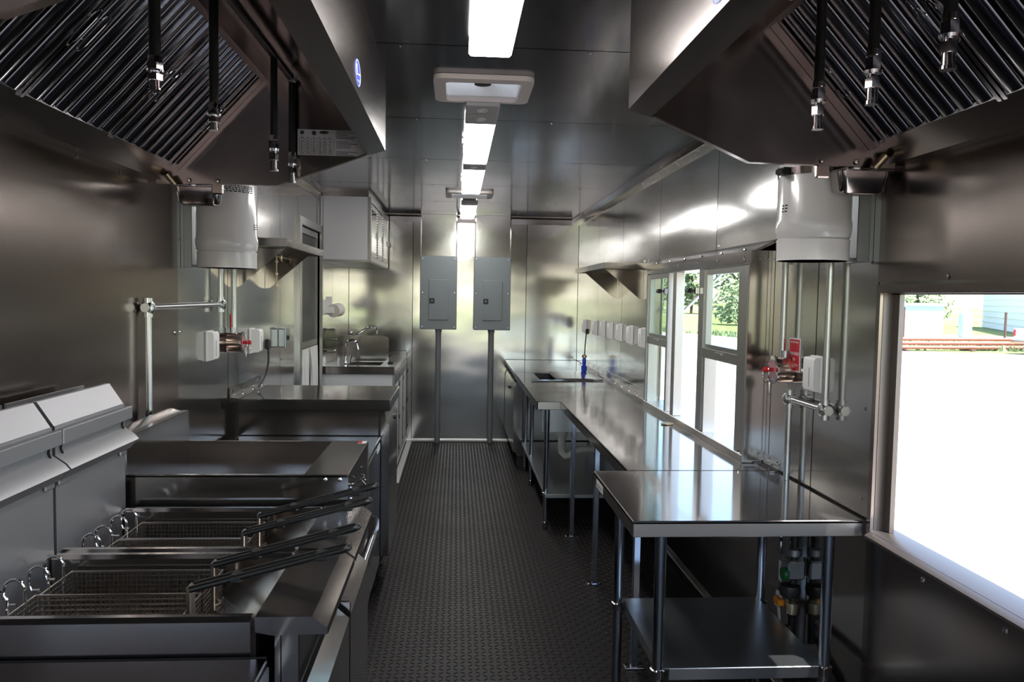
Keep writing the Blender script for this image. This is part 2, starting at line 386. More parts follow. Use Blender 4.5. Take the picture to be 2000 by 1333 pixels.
# corner trims between ceiling and walls
def corner_trim(name, pts, ax, a0, a1, screws):
    o = struct(name, MB().prism(pts, ax, a0, a1), M_ss)
    part('screw_row', screws, M_chrome, o, kind='stuff')
s1 = MB(); s2 = MB(); s3 = MB()
for i in range(14):
    y = 2.5+i*.42
    s1.dome((XR-.016, y, HC-.045), .006, (-1, 0, -.3)); s1.dome((XR-.05, y+.15, HC-.014), .006, (-.3, 0, -1))
    s2.dome((XL+.016, y, HC-.045), .006, (1, 0, -.3)); s2.dome((XL+.05, y+.15, HC-.014), .006, (.3, 0, -1))
for i in range(8): s3.dome((XL+.2+i*.3, YB-.014, HC-.045), .006, (0, -1, -.3))
corner_trim('trim_1', [(XR, HC), (XR-.075, HC), (XR-.075, HC-.006), (XR-.014, HC-.02), (XR-.006, HC-.075), (XR, HC-.075)], 'y', 2.27, YB, s1)
corner_trim('trim_2', [(XL, HC), (XL+.075, HC), (XL+.075, HC-.006), (XL+.014, HC-.02), (XL+.006, HC-.075), (XL, HC-.075)], 'y', 3.05, YB, s2)
corner_trim('trim_3', [(YB, HC), (YB-.075, HC), (YB-.075, HC-.006), (YB-.014, HC-.02), (YB-.006, HC-.075), (YB, HC-.075)], 'x', XL+.08, XR-.08, s3)
# splash angle along the wall behind the worktops
t4 = struct('trim_4', MB().prism([(XR, .9), (XR-.05, .9), (XR-.05, .905), (XR-.008, .908), (XR-.006, .955), (XR, .955)], 'y', 4.96, 7.98), M_ss)
sc = MB()
for i in range(12): sc.dome((XR-.007, 5.05+i*.255, .935), .007, (-1, 0, 0)); sc.dome((XR-.03, 5.15+i*.255, .906), .007, (0, 0, 1))
part('screw_row', sc, M_chrome, t4, kind='stuff')
t5 = struct('trim_5', MB().prism([(XR, .9), (XR-.05, .9), (XR-.05, .905), (XR-.008, .908), (XR-.006, .95), (XR, .95)], 'y', 3.02, 3.19), M_ss)
sc = MB()
for y in (3.05, 3.13): sc.dome((XR-.007, y, .932), .007, (-1, 0, 0)); sc.dome((XR-.03, y+.02, .906), .007, (0, 0, 1))
part('screw_row', sc, M_chrome, t5, kind='stuff')

# stainless facing under the exhaust hoods
fL = struct('trim_6', MB().box(XL+.0005, XL+.004, 0.9, 3.298, 0.30, 2.06), M_hood)
fR = struct('trim_7', slab(MB(), 'x', XR-.0045, XR-.0005, 0.2, 2.352, 0.0, 2.06, [(0.40, 2.36, 0.86, 1.655)]), M_hood)
sc = MB()
for y, z in ((1.55, 1.675), (2.0, 1.665), (1.1, 1.67), (1.72, 0.82), (2.05, .82), (2.33, .845)): sc.dome((XR-.0045, y, z), .008, (-1, 0, 0))
part('screw_row', sc, M_chrome, fR, kind='stuff')
sc = MB()
for y, z in ((3.26, 1.42), (2.45, 1.985), (2.75, 1.985)): sc.dome((XL+.004, y, z), .008, (1, 0, 0))
part('screw_row', sc, M_chrome, fL, kind='stuff')

# big serving opening: frame lined with stainless channel
w1 = tag(link('window_1', None), kind='structure')
y0, y1, z0, z1 = WIN
fr = MB(); slab(fr, 'x', XR-.012, XR-.0005, y0-.05, y1+.008, z0-.018, z1+.022, [(y0, y1-.014, z0, z1)]); part('inner_frame', fr, M_hood, w1)
part('jamb', MB().box(XR-.001, XR+.06, y1-.016, y1+.002, z0, z1), M_frame_refl, w1)
part('jamb', MB().box(XR-.001, XR+.06, y0-.002, y0+.016, z0, z1), M_frame_refl, w1)
part('sill', MB().prism([(XR-.03, z0-.02), (XR-.03, z0-.012), (XR-.004, z0+.004), (XR+.07, z0+.004), (XR+.07, z0-.02)], 'y', y0, y1-.014), M_frame_refl, w1)
part('head', MB().box(XR-.001, XR+.03, y0, y1, z1-.004, z1+.012), M_frame_refl, w1)
part('stop', MB().box(XR+.03, XR+.045, y1-.05, y1-.016, z0+.005, z1), M_frame_refl, w1)
part('stop', MB().box(XR+.03, XR+.045, y0, y1, z1-.008, z1-.002), M_frame_refl, w1)

# service window: box frame standing proud of the wall, three bays
w2 = tag(link('window_2', None), kind='structure')
fx0, fx1 = 1.217, XR+.05
part('jamb', MB().box(fx0+.004, XR-.001, 3.192, 3.204, .915, 1.80), M_ss, w2)
part('jamb', MB().box(fx0+.004, XR-.001, 4.944, 4.956, .915, 1.80), M_ss, w2)
part('head_flashing', MB().prism([(fx0-.002, 1.745), (fx0-.002, 1.80), (fx0+.012, 1.80), (XR-.0005, 1.845), (XR-.0005, 1.83), (fx0+.014, 1.79), (fx0+.014, 1.745)], 'y', 3.165, 4.97), M_ss, w2)
part('sill', MB().box(fx0-.004, fx1, 3.20, 4.95, .900, .935, .003), M_alu, w2)
part('head', MB().box(fx0+.002, fx1, 3.20, 4.95, 1.742, 1.785, .003), M_alu, w2)
for a, b in ((3.20, 3.305), (3.79, 3.862), (4.275, 4.335), (4.435, 4.465), (4.915, 4.95)):
    part('mullion', MB().box(fx0, fx0+.05, a, b, .935, 1.742, .003), M_alu, w2)
for a, b in ((3.305, 3.79), (4.465, 4.915)):
    part('meeting_rail', MB().box(fx0+.004, fx0+.045, a, b, 1.305, 1.352, .003), M_alu, w2)
    sa = MB(); slab(sa, 'x', fx0+.012, fx0+.034, a, b, 1.352, 1.742, [(a+.03, b-.022, 1.372, 1.712)]); sf = part('sash', sa, M_alu, w2)
    part('pane', MB().box(fx0+.021, fx0+.024, a+.026, b-.018, 1.368, 1.716), M_glass, sf)
    part('pull', MB().box(fx0-.004, fx0+.006, (a+b)/2-.05, (a+b)/2+.05, 1.334, 1.344, .002), M_alu, w2)
for yy in (3.786, 3.777, 3.766): part('track', MB().box(fx0+.01, fx0+.07, yy-.002, yy+.002, .935, 1.305), M_alu, w2)
for yy in (4.910, 4.901): part('track', MB().box(fx0+.01, fx0+.07, yy-.002, yy+.002, .935, 1.305), M_alu, w2)
part('pane', MB().box(fx0+.050, fx0+.053, 4.465, 4.915, .935, 1.742), M_glass, w2)
for yy in (3.86, 4.45):
    lt = part('latch', MB().box(fx0-.022, fx0+.001, yy-.012, yy+.012, 1.617, 1.653, .003), M_chrome, w2)
    part('knob', MB().cyl((fx0-.035, yy+.03, 1.635), (fx0-.035, yy+.075, 1.635), .013, 10).box(fx0-.036, fx0-.014, yy-.01, yy+.055, 1.629, 1.641), M_black, lt)
sc = MB()
for i in range(6): sc.dome((fx0-.002, 3.25+i*.33, 1.772), .007, (-1, 0, 0)); sc.dome((fx0+.04, 3.35+i*.3, 1.803+.01), .007, (-.3, 0, 1))
for z in (1.762, .94): sc.dome((fx0, 3.24, z), .008, (-1, 0, 0))
for x in (1.235, 1.262, 1.285, 1.30): sc.dome((x, 3.192, 1.765), .006, (0, -1, 0))
part('screw_row', sc, M_chrome, w2, kind='stuff')

# entry door with insect screen and white lower panel
d1 = tag(link('door_1', None), kind='structure')
a, b, z0, z1 = DOOR
fr = MB(); slab(fr, 'x', XL-.03, XL+.022, a-.075, b+.045, 0.0, z1+.055, [(a+.0, b, -0.1, z1)]); part('door_frame', fr, M_alu, d1)
leaf = MB(); slab(leaf, 'x', XL-.045, XL-.012, a+.004, b-.004, 0.03, z1-.004, [(a+.05, b-.05, 1.21, z1-.05), (a+.05, b-.05, 0.30, 1.165)]); part('door_leaf', leaf, M_alu, d1)
part('screen', MB().box(XL-.032, XL-.026, a+.05, b-.05, 1.21, z1-.05), M_screen, d1)
part('lower_screen', MB().box(XL-.036, XL-.030, a+.05, b-.05, 0.30, 1.165), M_screen, d1)
def wavy(y0, y1, k0, k1):
    L = []; R_ = []
    for i in range(13):
        t = i/12; z = .62+t*(1.155-.62); wv = math.sin(math.pi*t)
        L.append((y0+k0*wv, z)); R_.append((y1+k1*wv, z))
    return L+R_[::-1]
for y0_, y1_, k0, k1 in ((a+.052, a+.185, 0, .055), (a+.20, a+.43, .055, -.0), (a+.45, b-.055, .13, .03)):
    part('slat', MB().prism(wavy(y0_, y1_, k0, k1), 'x', XL-.024, XL-.006), M_plastic, d1)

# metal wiring covers over the two breaker panels
for k, (xa, xb) in enumerate(((-0.385, 0.0), (0.185, 0.572))):
    solo('wiring_cover', MB().prism([(xa, YB-.001), (xa, YB-.105), (xa+.012, YB-.115), (xb-.012, YB-.115), (xb, YB-.105), (xb, YB-.001)], 'z', 2.0, HC-.001), M_wall,
         ['bright metal wiring cover above the breaker panel nearer the sink cabinet', 'bright metal wiring cover above the breaker panel nearer the long worktop'][k], 'wiring cover', ((xa+xb)/2, YB, 2.0), 'wiring covers on the back wall')
    p = thing('breaker_panel', ['grey electrical breaker panel on the back wall, nearer the sink cabinet', 'grey electrical breaker panel on the back wall, nearer the long worktop'][k], 'breaker panel', ((xa+xb)/2, YB, 1.22), 'breaker panels')
    part('enclosure', MB().box(xa+.015, xb-.015, YB-.10, YB-.001, 1.235, 1.985), M_panel, p)
    part('cover', MB().box(xa-.002, xb+.002, YB-.118, YB-.10, 1.222, 1.998, .005), M_panel, p)
    dr = part('door', MB().box(xa+.093, xb-.087, YB-.126, YB-.117, 1.325, 1.752, .003), M_panel, p)
    part('latch', MB().box(xa+.10, xa+.152, YB-.130, YB-.125, 1.50, 1.555, .002), M_black, dr)
    part('latch_button', MB().box(xa+.118, xa+.134, YB-.134, YB-.129, 1.517, 1.538, .002), M_panel, dr)
    for x in (xa+.022, xb-.022):
        for z in (1.248, 1.61, 1.972): part('screw', MB().dome((x, YB-.118, z), .009, (0, -1, 0)), M_chrome, p)
    xc = (-0.19, 0.378)[k]
    cd = thing('conduit', ['grey conduit running from floor to the breaker panel nearer the sink cabinet', 'grey conduit running from floor to the breaker panel nearer the long worktop'][k], 'conduit', (xc, YB-.06, 0), 'conduits below the breaker panels')
    part('pipe', MB().cyl((xc, YB-.06, 0.0), (xc, YB-.06, 1.224), .029, 16), M_conduit, cd)
    part('coupling', MB().cyl((xc, YB-.06, 1.19), (xc, YB-.06, 1.222), .034, 16), M_conduit, cd)

# ceiling lamps
def lamp(y0, y1, ends, label):
    x0, x1 = 0.03, 0.173
    t = thing('ceiling_lamp', label, 'lamp', (.1, (y0+y1)/2, HC), 'ceiling lamps in a row')
    ya = min([y0]+[e[0] for e in ends]); yb = max([y1]+[e[1] for e in ends])
    part('housing', MB().box(x0+.012, x1-.012, ya+.01, yb-.01, HC-.02, HC-.0005), M_lampbody, t)
    part('lens', MB().box(x0, x1, y0, y1, 2.393, HC-.018, .008), M_lens, t)
    for e in ends:
        c = part('end_cap', MB().box(x0-.001, x1+.001, e[0], e[1], 2.392, HC-.016, .004), M_lampbody, t)
        ym = (e[0]+e[1])/2; part('lock', MB().tube([(.1+.02*math.cos(q), ym+.03*math.sin(q), 2.391) for q in (2*math.pi*i/20 for i in range(20))], .0025, 6, True).box(.089, .111, ym-.006, ym+.006, 2.388, 2.393), M_plastic, c)
    part('clip', MB().box(x0-.012, x0+.002, (y0+y1)/2-.02, (y0+y1)/2+.02, 2.405, HC-.004), M_alu, t)
lamp(1.46, 2.675, [], 'lit ceiling lamp overhead, in front of the open roof vent')
lamp(3.708, 4.815, [(3.50, 3.706), (3.33+.03, 3.498)], 'lit ceiling lamp with two grey end caps beside the open roof vent')
lamp(5.055, 6.255, [(4.83, 5.053)], 'lit ceiling lamp with one grey end cap, between two other lamps')
lamp(7.045, 8.29, [(6.85, 7.043)], 'lit ceiling lamp closest to the back wall')

# roof vents
def vent(h, label):
    xa, xb, ya, yb = h; t = thing('roof_vent', label, 'vent', ((xa+xb)/2, (ya+yb)/2, HC), 'roof vents')
    def rr(x0, x1, y0, y1, r, n=5):
        out = []
        for cx, cy, a in ((x1-r, y1-r, 0), (x0+r, y1-r, 90), (x0+r, y0+r, 180), (x1-r, y0+r, 270)):
            out += [(cx+r*math.cos(math.radians(a+90*i/n)), cy+r*math.sin(math.radians(a+90*i/n))) for i in range(n+1)]
        return out
    ro = rr(xa-.045, xb+.045, ya-.04, yb+.04, .04); ri = rr(xa+.002, xb-.002, ya+.002, yb-.002, .02); n = len(ro); ring = MB()
    vs = [(*p, HC-.001) for p in ro]+[(*p, HC-.020) for p in ro]+[(*p, HC-.024) for p in ri]+[(*p, HC-.001) for p in ri]
    ring.add(vs, [(k*n+i, k*n+(i+1) % n, ((k+1) % 4)*n+(i+1) % n, ((k+1) % 4)*n+i) for k in range(4) for i in range(n)])
    part('ring', ring, M_ventring, t)
    w = MB(); z1 = HC+.17
    ii = rr(xa+.002, xb-.002, ya+.002, yb-.002, .02); oo = rr(xa+.0005, xb-.0005, ya+.0005, yb-.0005, .02)
    vs = [(*p, HC-.002) for p in oo]+[(*p, z1) for p in oo]+[(*p, z1) for p in ii]+[(*p, HC-.002) for p in ii]
    w.add(vs, [(k*n+i, k*n+(i+1) % n, ((k+1) % 4)*n+(i+1) % n, ((k+1) % 4)*n+i) for k in range(4) for i in range(n)]); part('shaft', w, M_plastic, t)
    part('dome', MB().box(xa-.03, xb+.03, ya-.03, yb+.03, z1, z1+.01), M_dome, t)
    cx, cy = (xa+xb)/2, (ya+yb)/2
    part('bracket', MB().box(xa+.002, xb-.002, cy-.012, cy+.012, HC+.045, HC+.055), M_plastic, t)
    f = part('motor', MB().lathe([(.012, .0), (.034, .004), (.036, .03), (.03, .04)], (cx, cy, HC+.005), 16), M_fan, t)
    for i in range(5):
        q = 2*math.pi*i/5; e1 = Vector((math.cos(q), math.sin(q), 0)); e2 = Vector((-math.sin(q), math.cos(q), 0)); c = Vector((cx, cy, HC+.06))
        pts = [c+e1*.03-e2*.02, c+e1*.125-e2*.05+Vector((0, 0, -.008)), c+e1*.135+e2*.03+Vector((0, 0, .012)), c+e1*.03+e2*.02+Vector((0, 0, .008))]
        part('blade', MB().add(pts+[p+Vector((0, 0, .003)) for p in pts], [(0, 1, 2, 3), (7, 6, 5, 4), (0, 4, 5, 1), (1, 5, 6, 2), (2, 6, 7, 3), (3, 7, 4, 0)]), M_plastic, t)
vent(VENT[0], 'square roof vent with fan between two ceiling lamps')
vent(VENT[1], 'square roof vent seen almost edge-on near the back wall')

# ================================================================== EXHAUST HOODS
def hood(side, df, ya, yb, label):
    X = (lambda d: XL+d) if side == 'L' else (lambda d: XR-d)
    sg = 1 if side == 'L' else -1
    t = thing('exhaust_hood', label, 'hood', (X(.4), (ya+yb)/2, 2.0), 'exhaust hoods')
    def B(d0, d1, y0, y1, z0, z1, ch=0): return MB().box(X(d0), X(d1), y0, y1, z0, z1, ch)
    fp = part('front_panel', B(df-.004, df, ya, yb, 2.138, HC-.001), M_hood, t)
    part('front_lip', MB().prism([(X(d), z) for d, z in ((df, 2.138), (df-.066, 2.117), (df-.068, 2.135), (df-.064, 2.136), (df-.062, 2.123), (df-.004, 2.142))], 'y', ya, yb), M_hood, t)
    prof = [(.045, HC-.002), (df-.005, HC-.002), (df-.005, 2.138), (df-.066, 2.117), (.47, 1.993), (.02, 1.99), (.02, 2.2)]
    for y in (ya, yb-.004):
        ep = part('end_panel', MB().prism([(X(d), z) for d, z in prof], 'y', y, y+.004), M_hood, t)
        sy = y-.02 if y > (ya+yb)/2 else y+.004
        part('edge_flange', MB().prism([(X(d), z) for d, z in ((df-.07, 2.116), (.47, 1.993), (.14, 1.99), (.14, 1.9945), (.469, 1.9975), (df-.07, 2.1205))], 'y', sy, sy+.02), M_hood, ep)
    part('tab', B(.225, .265, yb-.02, yb, 1.955, 1.995, .004), M_hood, t)
    part('back_panel', B(.006, .012, ya+.004, yb-.004, 2.06, HC-.002), M_hood, t)
    part('top_panel', B(.40, df-.004, ya+.004, yb-.004, HC-.012, HC-.002), M_hood, t)
    part('gutter', MB().prism([(X(d), z) for d, z in ((.006, 1.998), (.050, 1.998), (.094, 2.062), (.090, 2.066), (.046, 2.006), (.006, 2.006))], 'y', ya+.004, yb-.004), M_hood, t)
    part('filter_track', B(.405, .43, ya+.004, yb-.004, 2.385, HC-.012), M_hood, t)
    part('filter_stop', MB().prism([(X(d), z) for d, z in ((.088, 2.060), (.415, 2.42), (.415, 2.385), (.10, 2.04))], 'y', yb-.05, yb-.006), M_hood, t)
    part('drain_spout', MB().cyl((X(.075), yb-.05, 2.02), (X(.10), yb-.035, 1.985), .013, 12), M_brass, t)
    for d in (.14, .245): part('screw', MB().dome((X(d), yb-.006, 2.006), .009, (0, -1, 0)), M_chrome, t)
    return t, X, fp
hl, XhL, fpl = hood('L', .868, 1.22, 3.04, 'stainless exhaust hood over the fryers')
hr, XhR, fpr = hood('R', .825, 0.43, 2.262, 'stainless exhaust hood over the big serving opening')
# oval maker's stickers on the hood faces
def sticker(hoodobj, x, yc, zc, sg):
    st = part('sticker', MB().add([(x, yc, zc)]+[(x, yc+.056*math.cos(q), zc+.036*math.sin(q)) for q in (2*math.pi*i/28 for i in range(28))]+[(x+sg*.0008, yc+.056*math.cos(q), zc+.036*math.sin(q)) for q in (2*math.pi*i/28 for i in range(28))]+[(x+sg*.0008, yc, zc)],
        [(0, 1+i, 1+(i+1) % 28) for i in range(28)]+[(57, 29+(i+1) % 28, 29+i) for i in range(28)]+[(1+i, 1+(i+1) % 28, 29+(i+1) % 28, 29+i) for i in range(28)]), M_sticker, hoodobj, label='blue oval sticker with white emblem')
    k = MB(); X1 = x+sg*.0010
    k.tube([(X1, yc+.052*math.cos(q), zc+.033*math.sin(q)) for q in (2*math.pi*i/28 for i in range(28))], .0014, 5, True)
    d = -1 if sg > 0 else 1
    k.tube([(X1, yc-.036, zc+.016), (X1, yc-.028, zc-.010), (X1, yc+.008, zc-.002), (X1, yc+.038, zc+.004)], .0030, 6)
    k.tube([(X1, yc-.018, zc-.022), (X1, yc+.030, zc-.016)], .0018, 6)
    part('emblem', k, M_ink_white, st)
sticker(hl, XhL(.868), 2.20, 2.195, 1)
sticker(hr, XhR(.825), 1.475, 2.19, -1)
# rating plate on the inner end of the fryer hood
yp = 3.04-.0045
rp = part('rating_plate', MB().box(-.606, -.330, yp-.001, yp, 2.112, 2.208), M_paper, hl, label='printed rating plate with a table of small type')
ln = MB()
for z in (2.172, 2.160, 2.150, 2.141, 2.132, 2.124, 2.116): ln.box(-.600, -.47, yp-.0016, yp-.0009, z, z+.0009)
for x in (-.600, -.578, -.556, -.534, -.520, -.500, -.471): ln.box(x, x+.0009, yp-.0016, yp-.0009, 2.116, 2.173)
for i, z in enumerate((2.205, 2.198, 2.191, 2.184, 2.178, 2.165, 2.158, 2.151, 2.144, 2.128, 2.122, 2.116)): ln.box(-.463, -.40+.02*math.sin(i*2.3), yp-.0016, yp-.0009, z-.002, z)
random.seed(3)
for z in (2.1445, 2.1535, 2.1635, 2.1355, 2.127, 2.119, 2.176):
    for x in (-.594, -.572, -.550, -.528, -.512, -.49): ln.box(x, x+.006+random.random()*.006, yp-.0016, yp-.0009, z, z+.0022)
part('print', ln, M_ink, rp)
part('mark', MB().cyl((-.545, yp-.0016, 2.195), (-.545, yp-.0009, 2.195), .0085, 20).cyl((-.5895, yp-.0016, 2.196), (-.5895, yp-.0009, 2.196), .0075, 16), M_ink, rp)
part('logo_bar', MB().prism([(-.508+.018*math.cos(q), 2.198+.006*math.sin(q)) for q in (2*math.pi*i/24 for i in range(24))], 'y', yp-.0016, yp-.0009), M_ink, rp)

# baffle filters: each a liftable thing with its own baffles
def filter_proto(X, sg):
    d0, z0, d1, z1 = .086, 2.056, .418, 2.418
    L = math.hypot(d1-d0, z1-z0); u = Vector((sg*(d1-d0)/L, 0, (z1-z0)/L)); nrm = Vector((sg*(z1-z0)/L, 0, -(d1-d0)/L))   # nrm points down into the kitchen
    org = Vector((X(d0), 0, z0)); return org, u, nrm, L
def make_filter(X, sg, yc, w, nb, label, group):
    org, u, nrm, L = filter_proto(X, sg); base = Vector((org.x, yc, org.z))
    t = thing('baffle_filter', label, 'filter', base, group); ey = Vector((0, 1, 0))
    fr = MB()
    def bar(a0, a1, b0, b1, c0, c1):
        vs = [base+u*a+ey*b+nrm*c for c in (c0, c1) for b in (b0, b1) for a in (a0, a1)]
        fr.add(vs, [(0, 2, 3, 1), (4, 5, 7, 6), (0, 1, 5, 4), (2, 6, 7, 3), (0, 4, 6, 2), (1, 3, 7, 5)])
    bar(0, L, -w/2, -w/2+.012, -.03, .004); bar(0, L, w/2-.012, w/2, -.03, .004); bar(0, .018, -w/2, w/2, -.03, .002); bar(L-.018, L, -w/2, w/2, -.03, .002)
    bar(0, L, -w/2, w/2, -.034, -.030)
    part('frame', fr, M_filter, t)
    pitch = (w-.024)/nb; hw = pitch*.40
    bm_ = MB(); prof = [(-hw, -.018), (-hw, .000), (-hw*.72, .009), (-hw*.3, .012), (hw*.3, .012), (hw*.72, .009), (hw, .000), (hw, -.018)]
    n = len(prof); vs = [u*.014+ey*a+nrm*c for a, c in prof]+[u*(L-.014)+ey*a+nrm*c for a, c in prof]
    bm_.add(vs, [(i, i+1, i+1+n, i+n) for i in range(n-1)]+[tuple(range(n)), tuple(range(2*n-1, n-1, -1)), (n-1, 0, n, 2*n-1)])
    me = bm_.mesh('baffle', M_filter, (0, 0, 0), 50); fix_normals(me)
    for i in range(nb): link('baffle', me, t, ey*(-w/2+.012+pitch*(i+.5)))
    for sy in (-1, 1):
        c = base+u*(L*.47)+ey*(sy*(w/2-.02))+nrm*.016
        pth = [c+u*a+ey*b for a, b in [(.035*math.cos(q)*1.0+(.025 if math.cos(q) > 0 else -.025), .013*math.sin(q)) for q in (2*math.pi*k/20 for k in range(20))]]
        part('handle', MB().tube(pth, .0014, 6, True).dome(c+u*.03-nrm*.01, .006, nrm).dome(c-u*.03-nrm*.01, .006, nrm), M_chrome, t)
    return t
for k, yc in enumerate((2.735, 2.238, 1.741)):
    make_filter(XhL, 1, yc, .49, 7, ['baffle grease filter in the hood over the fryers, beside its label plate end', 'middle baffle grease filter in the hood over the fryers', 'baffle grease filter in the hood over the fryers, next to the narrow filter'][k], 'grease filters in the fryer hood')
make_filter(XhL, 1, 1.355, .255, 4, 'narrow baffle grease filter at the top corner over the fryers', 'grease filters in the fryer hood')
for k, yc in enumerate((1.957, 1.46, .963)):
    make_filter(XhR, -1, yc, .49, 7, ['baffle grease filter in the hood over the serving opening, beside the hanging white cylinder', 'baffle grease filter in the middle of the hood over the serving opening', 'baffle grease filter in the hood over the serving opening, deepest in the corner'][k], 'grease filters in the serving-side hood')
make_filter(XhR, -1, .577, .255, 4, 'narrow baffle grease filter at the end of the serving-side hood', 'grease filters in the serving-side hood')

# fire-suppression piping with nozzle drops
def suppression(x, ya, yb, drops, label):
    t = thing('suppression_pipe', label, 'pipe', (x, (ya+yb)/2, 2.36), 'fire-suppression pipes under the hoods')
    part('manifold', MB().cyl((x+.0, ya, 2.385), (x, yb, 2.385), .0145, 14), M_blackpipe, t)
    part('end_cap', MB().cyl((x, yb-.03, 2.385), (x, yb+.004, 2.385), .019, 14), M_galv, t)
    for y, zt in drops:
        d = part('drop', MB().cyl((x, y, 2.385), (x, y, zt), .0118, 12), M_blackpipe, t)
        m = MB(); z = zt+.006
        h = (zt-2.0)
        m.lathe([(.014, z), (.0145, z-.012*1), (.0125, z-.014)], (x, y, 0), 12)
        m.lathe([(.0165, zt-.10*h), (.0165, zt-.34*h)], (x, y, 0), 6); m.lathe([(.0185, zt-.34*h), (.0165, zt-.40*h)], (x, y, 0), 12)
        m.lathe([(.009, zt-.38*h), (.0085, zt-.50*h)], (x, y, 0), 12); m.lathe([(.0155, zt-.48*h), (.0155, zt-.68*h)], (x, y, 0), 6)
        m.lathe([(.0115, zt-.66*h), (.011, zt-.92*h), (.0135, zt-.93*h), (.0135, zt-h)], (x, y, 0), 12)
        part('nozzle', m, M_chrome, d)
suppression(-.62, 1.30, 3.00, ((1.67, 2.062), (2.06, 2.062), (2.712, 2.112), (3.0, 2.108)), 'black fire-suppression pipe with nozzle drops under the fryer hood')
suppression(.85, .60, 2.0, ((1.825, 2.105), (1.582, 2.105), (1.33, 2.09)), 'black fire-suppression pipe with nozzle drops over the serving opening')

# grease cups hanging at the hood ends
def grease_cup(x0, x1, ya, yb, z1, label):
    t = thing('grease_cup', label, 'grease cup', ((x0+x1)/2, (ya+yb)/2, z1-.068), 'grease cups')
    def rr(k, z, r=.02):
        out = []; a0, a1, b0, b1 = x0+k, x1-k, ya+k, yb-k
        for cx, cy, a in ((a1-r, b1-r, 0), (a0+r, b1-r, 90), (a0+r, b0+r, 180), (a1-r, b0+r, 270)):
            out += [(cx+r*math.cos(math.radians(a+22.5*i)), cy+r*math.sin(math.radians(a+22.5*i)), z) for i in range(5)]
        return out
    rings = [rr(-.008, z1), rr(-.008, z1+.002), rr(.002, z1+.002), rr(.012, z1-.058), rr(.02, z1-.064)]
    inner = rings[::1]; outer = [rr(0, z1-.001), rr(.008, z1-.058), rr(.022, z1-.068)]
    m = MB(); n = 20; R_ = [outer[2], outer[1], outer[0], rings[0], rings[1], rings[2], rings[3], rings[4]]
    m.add([p for r in R_ for p in r], [(k*n+i, k*n+(i+1) % n, (k+1)*n+(i+1) % n, (k+1)*n+i) for k in range(7) for i in range(n)]+[tuple(range(n)), tuple(range(8*n-1, 7*n-1, -1))])
    part('pan', m, M_ss, t, 60)
grease_cup(-1.066, -.905, 3.046, 3.14, 1.984, 'small stainless grease cup hanging from the fryer hood')
grease_cup(1.135, 1.292, 2.268, 2.355, 1.984, 'small stainless grease cup hanging from the serving-side hood')

# suppressant cylinders
def tank(x, y, r, zb, zt, wall, label, band):
    sg = 1 if wall < 0 else -1
    t = thing('suppressant_tank', label, 'tank', (x, y, zb), 'white suppressant tanks')
    h = zt-zb
    part('cylinder', MB().lathe([(r*.5, zb+.058), (r*.86, zb+.060), (r*.965, zb+.075), (r, zb+.10), (r, zb+.122), (r*.975, zb+.13), (r*.97, zt-.07), (r*.8, zt-.02), (r*.3, zt)], (x, y, 0), 40), M_white, t, 50)
    part('foot_ring', MB().lathe([(r*.955, zb), (r*.955, zb+.058), (r*.97, zb+.066), (r*.90, zb+.068), (r*.92, zb+.058), (r*.92, zb)], (x, y, 0), 40), M_white, t)
    xw = wall
    part('bracket', MB().box(xw, xw+sg*.012, y-.075, y+.075, zb+.0, zt-.03).box(xw, x-sg*r*.93, y-.03, y+.03, zb+.002, zb+.012).box(xw+sg*.011, x-sg*(r*.985), y-.070, y-.063, zb, zt-.05), M_brk, t)
    if band:
        bd = part('band', MB().lathe([(r*.972, zb+.268), (r*.986, zb+.268), (r*.986, zb+.292), (r*.972, zb+.292)], (x, y, 0), 40), M_ss, t)
        part('bolt', MB().cyl((x-r*1.0, y-.03, zb+.28), (x-r*1.22, y-.05, zb+.275), .012, 6).box(x-r*1.08, x-r*.92, y-.05, y-.02, zb+.268, zb+.292), M_black, bd)
    return t
tl = tank(-.978, 3.42, .127, 1.69, 2.13, XL+.001, 'white suppressant tank on the wall beside the exhaust hood over the fryers', False)
tr = tank(1.150, 2.47, .117, 1.722, 2.16, XR-.001, 'white suppressant tank with a steel band beside the serving opening', True)
def tank_print(t, x, y, r, z0, z1, a0, a1, rows):
    m = MB(); random.seed(5)
    for i in range(rows):
        z = z0+(z1-z0)*(i+.5)/rows; a = a0
        while a < a1:
            w = 2+random.random()*5; b = min(a+w, a1); q = [math.radians(v) for v in (a, b)]
            pts = [(x+(r+.0006)*math.cos(v), y+(r+.0006)*math.sin(v), zz) for zz in (z-.0022, z+.0022) for v in q]
            m.add(pts, [(0, 1, 3, 2)]); a = b+2
    part('print', m, M_ink, t)
tank_print(tl, -.978, 3.42, .1236, 2.0, 2.03, -85, -20, 4); tank_print(tl, -.978, 3.42, .1236, 1.852, 1.878, -16, 2, 3)
tank_print(tr, 1.150, 2.47, .114, 1.872, 1.90, 188, 202, 3); tank_print(tr, 1.150, 2.47, .114, 2.03, 2.05, 200, 260, 3)

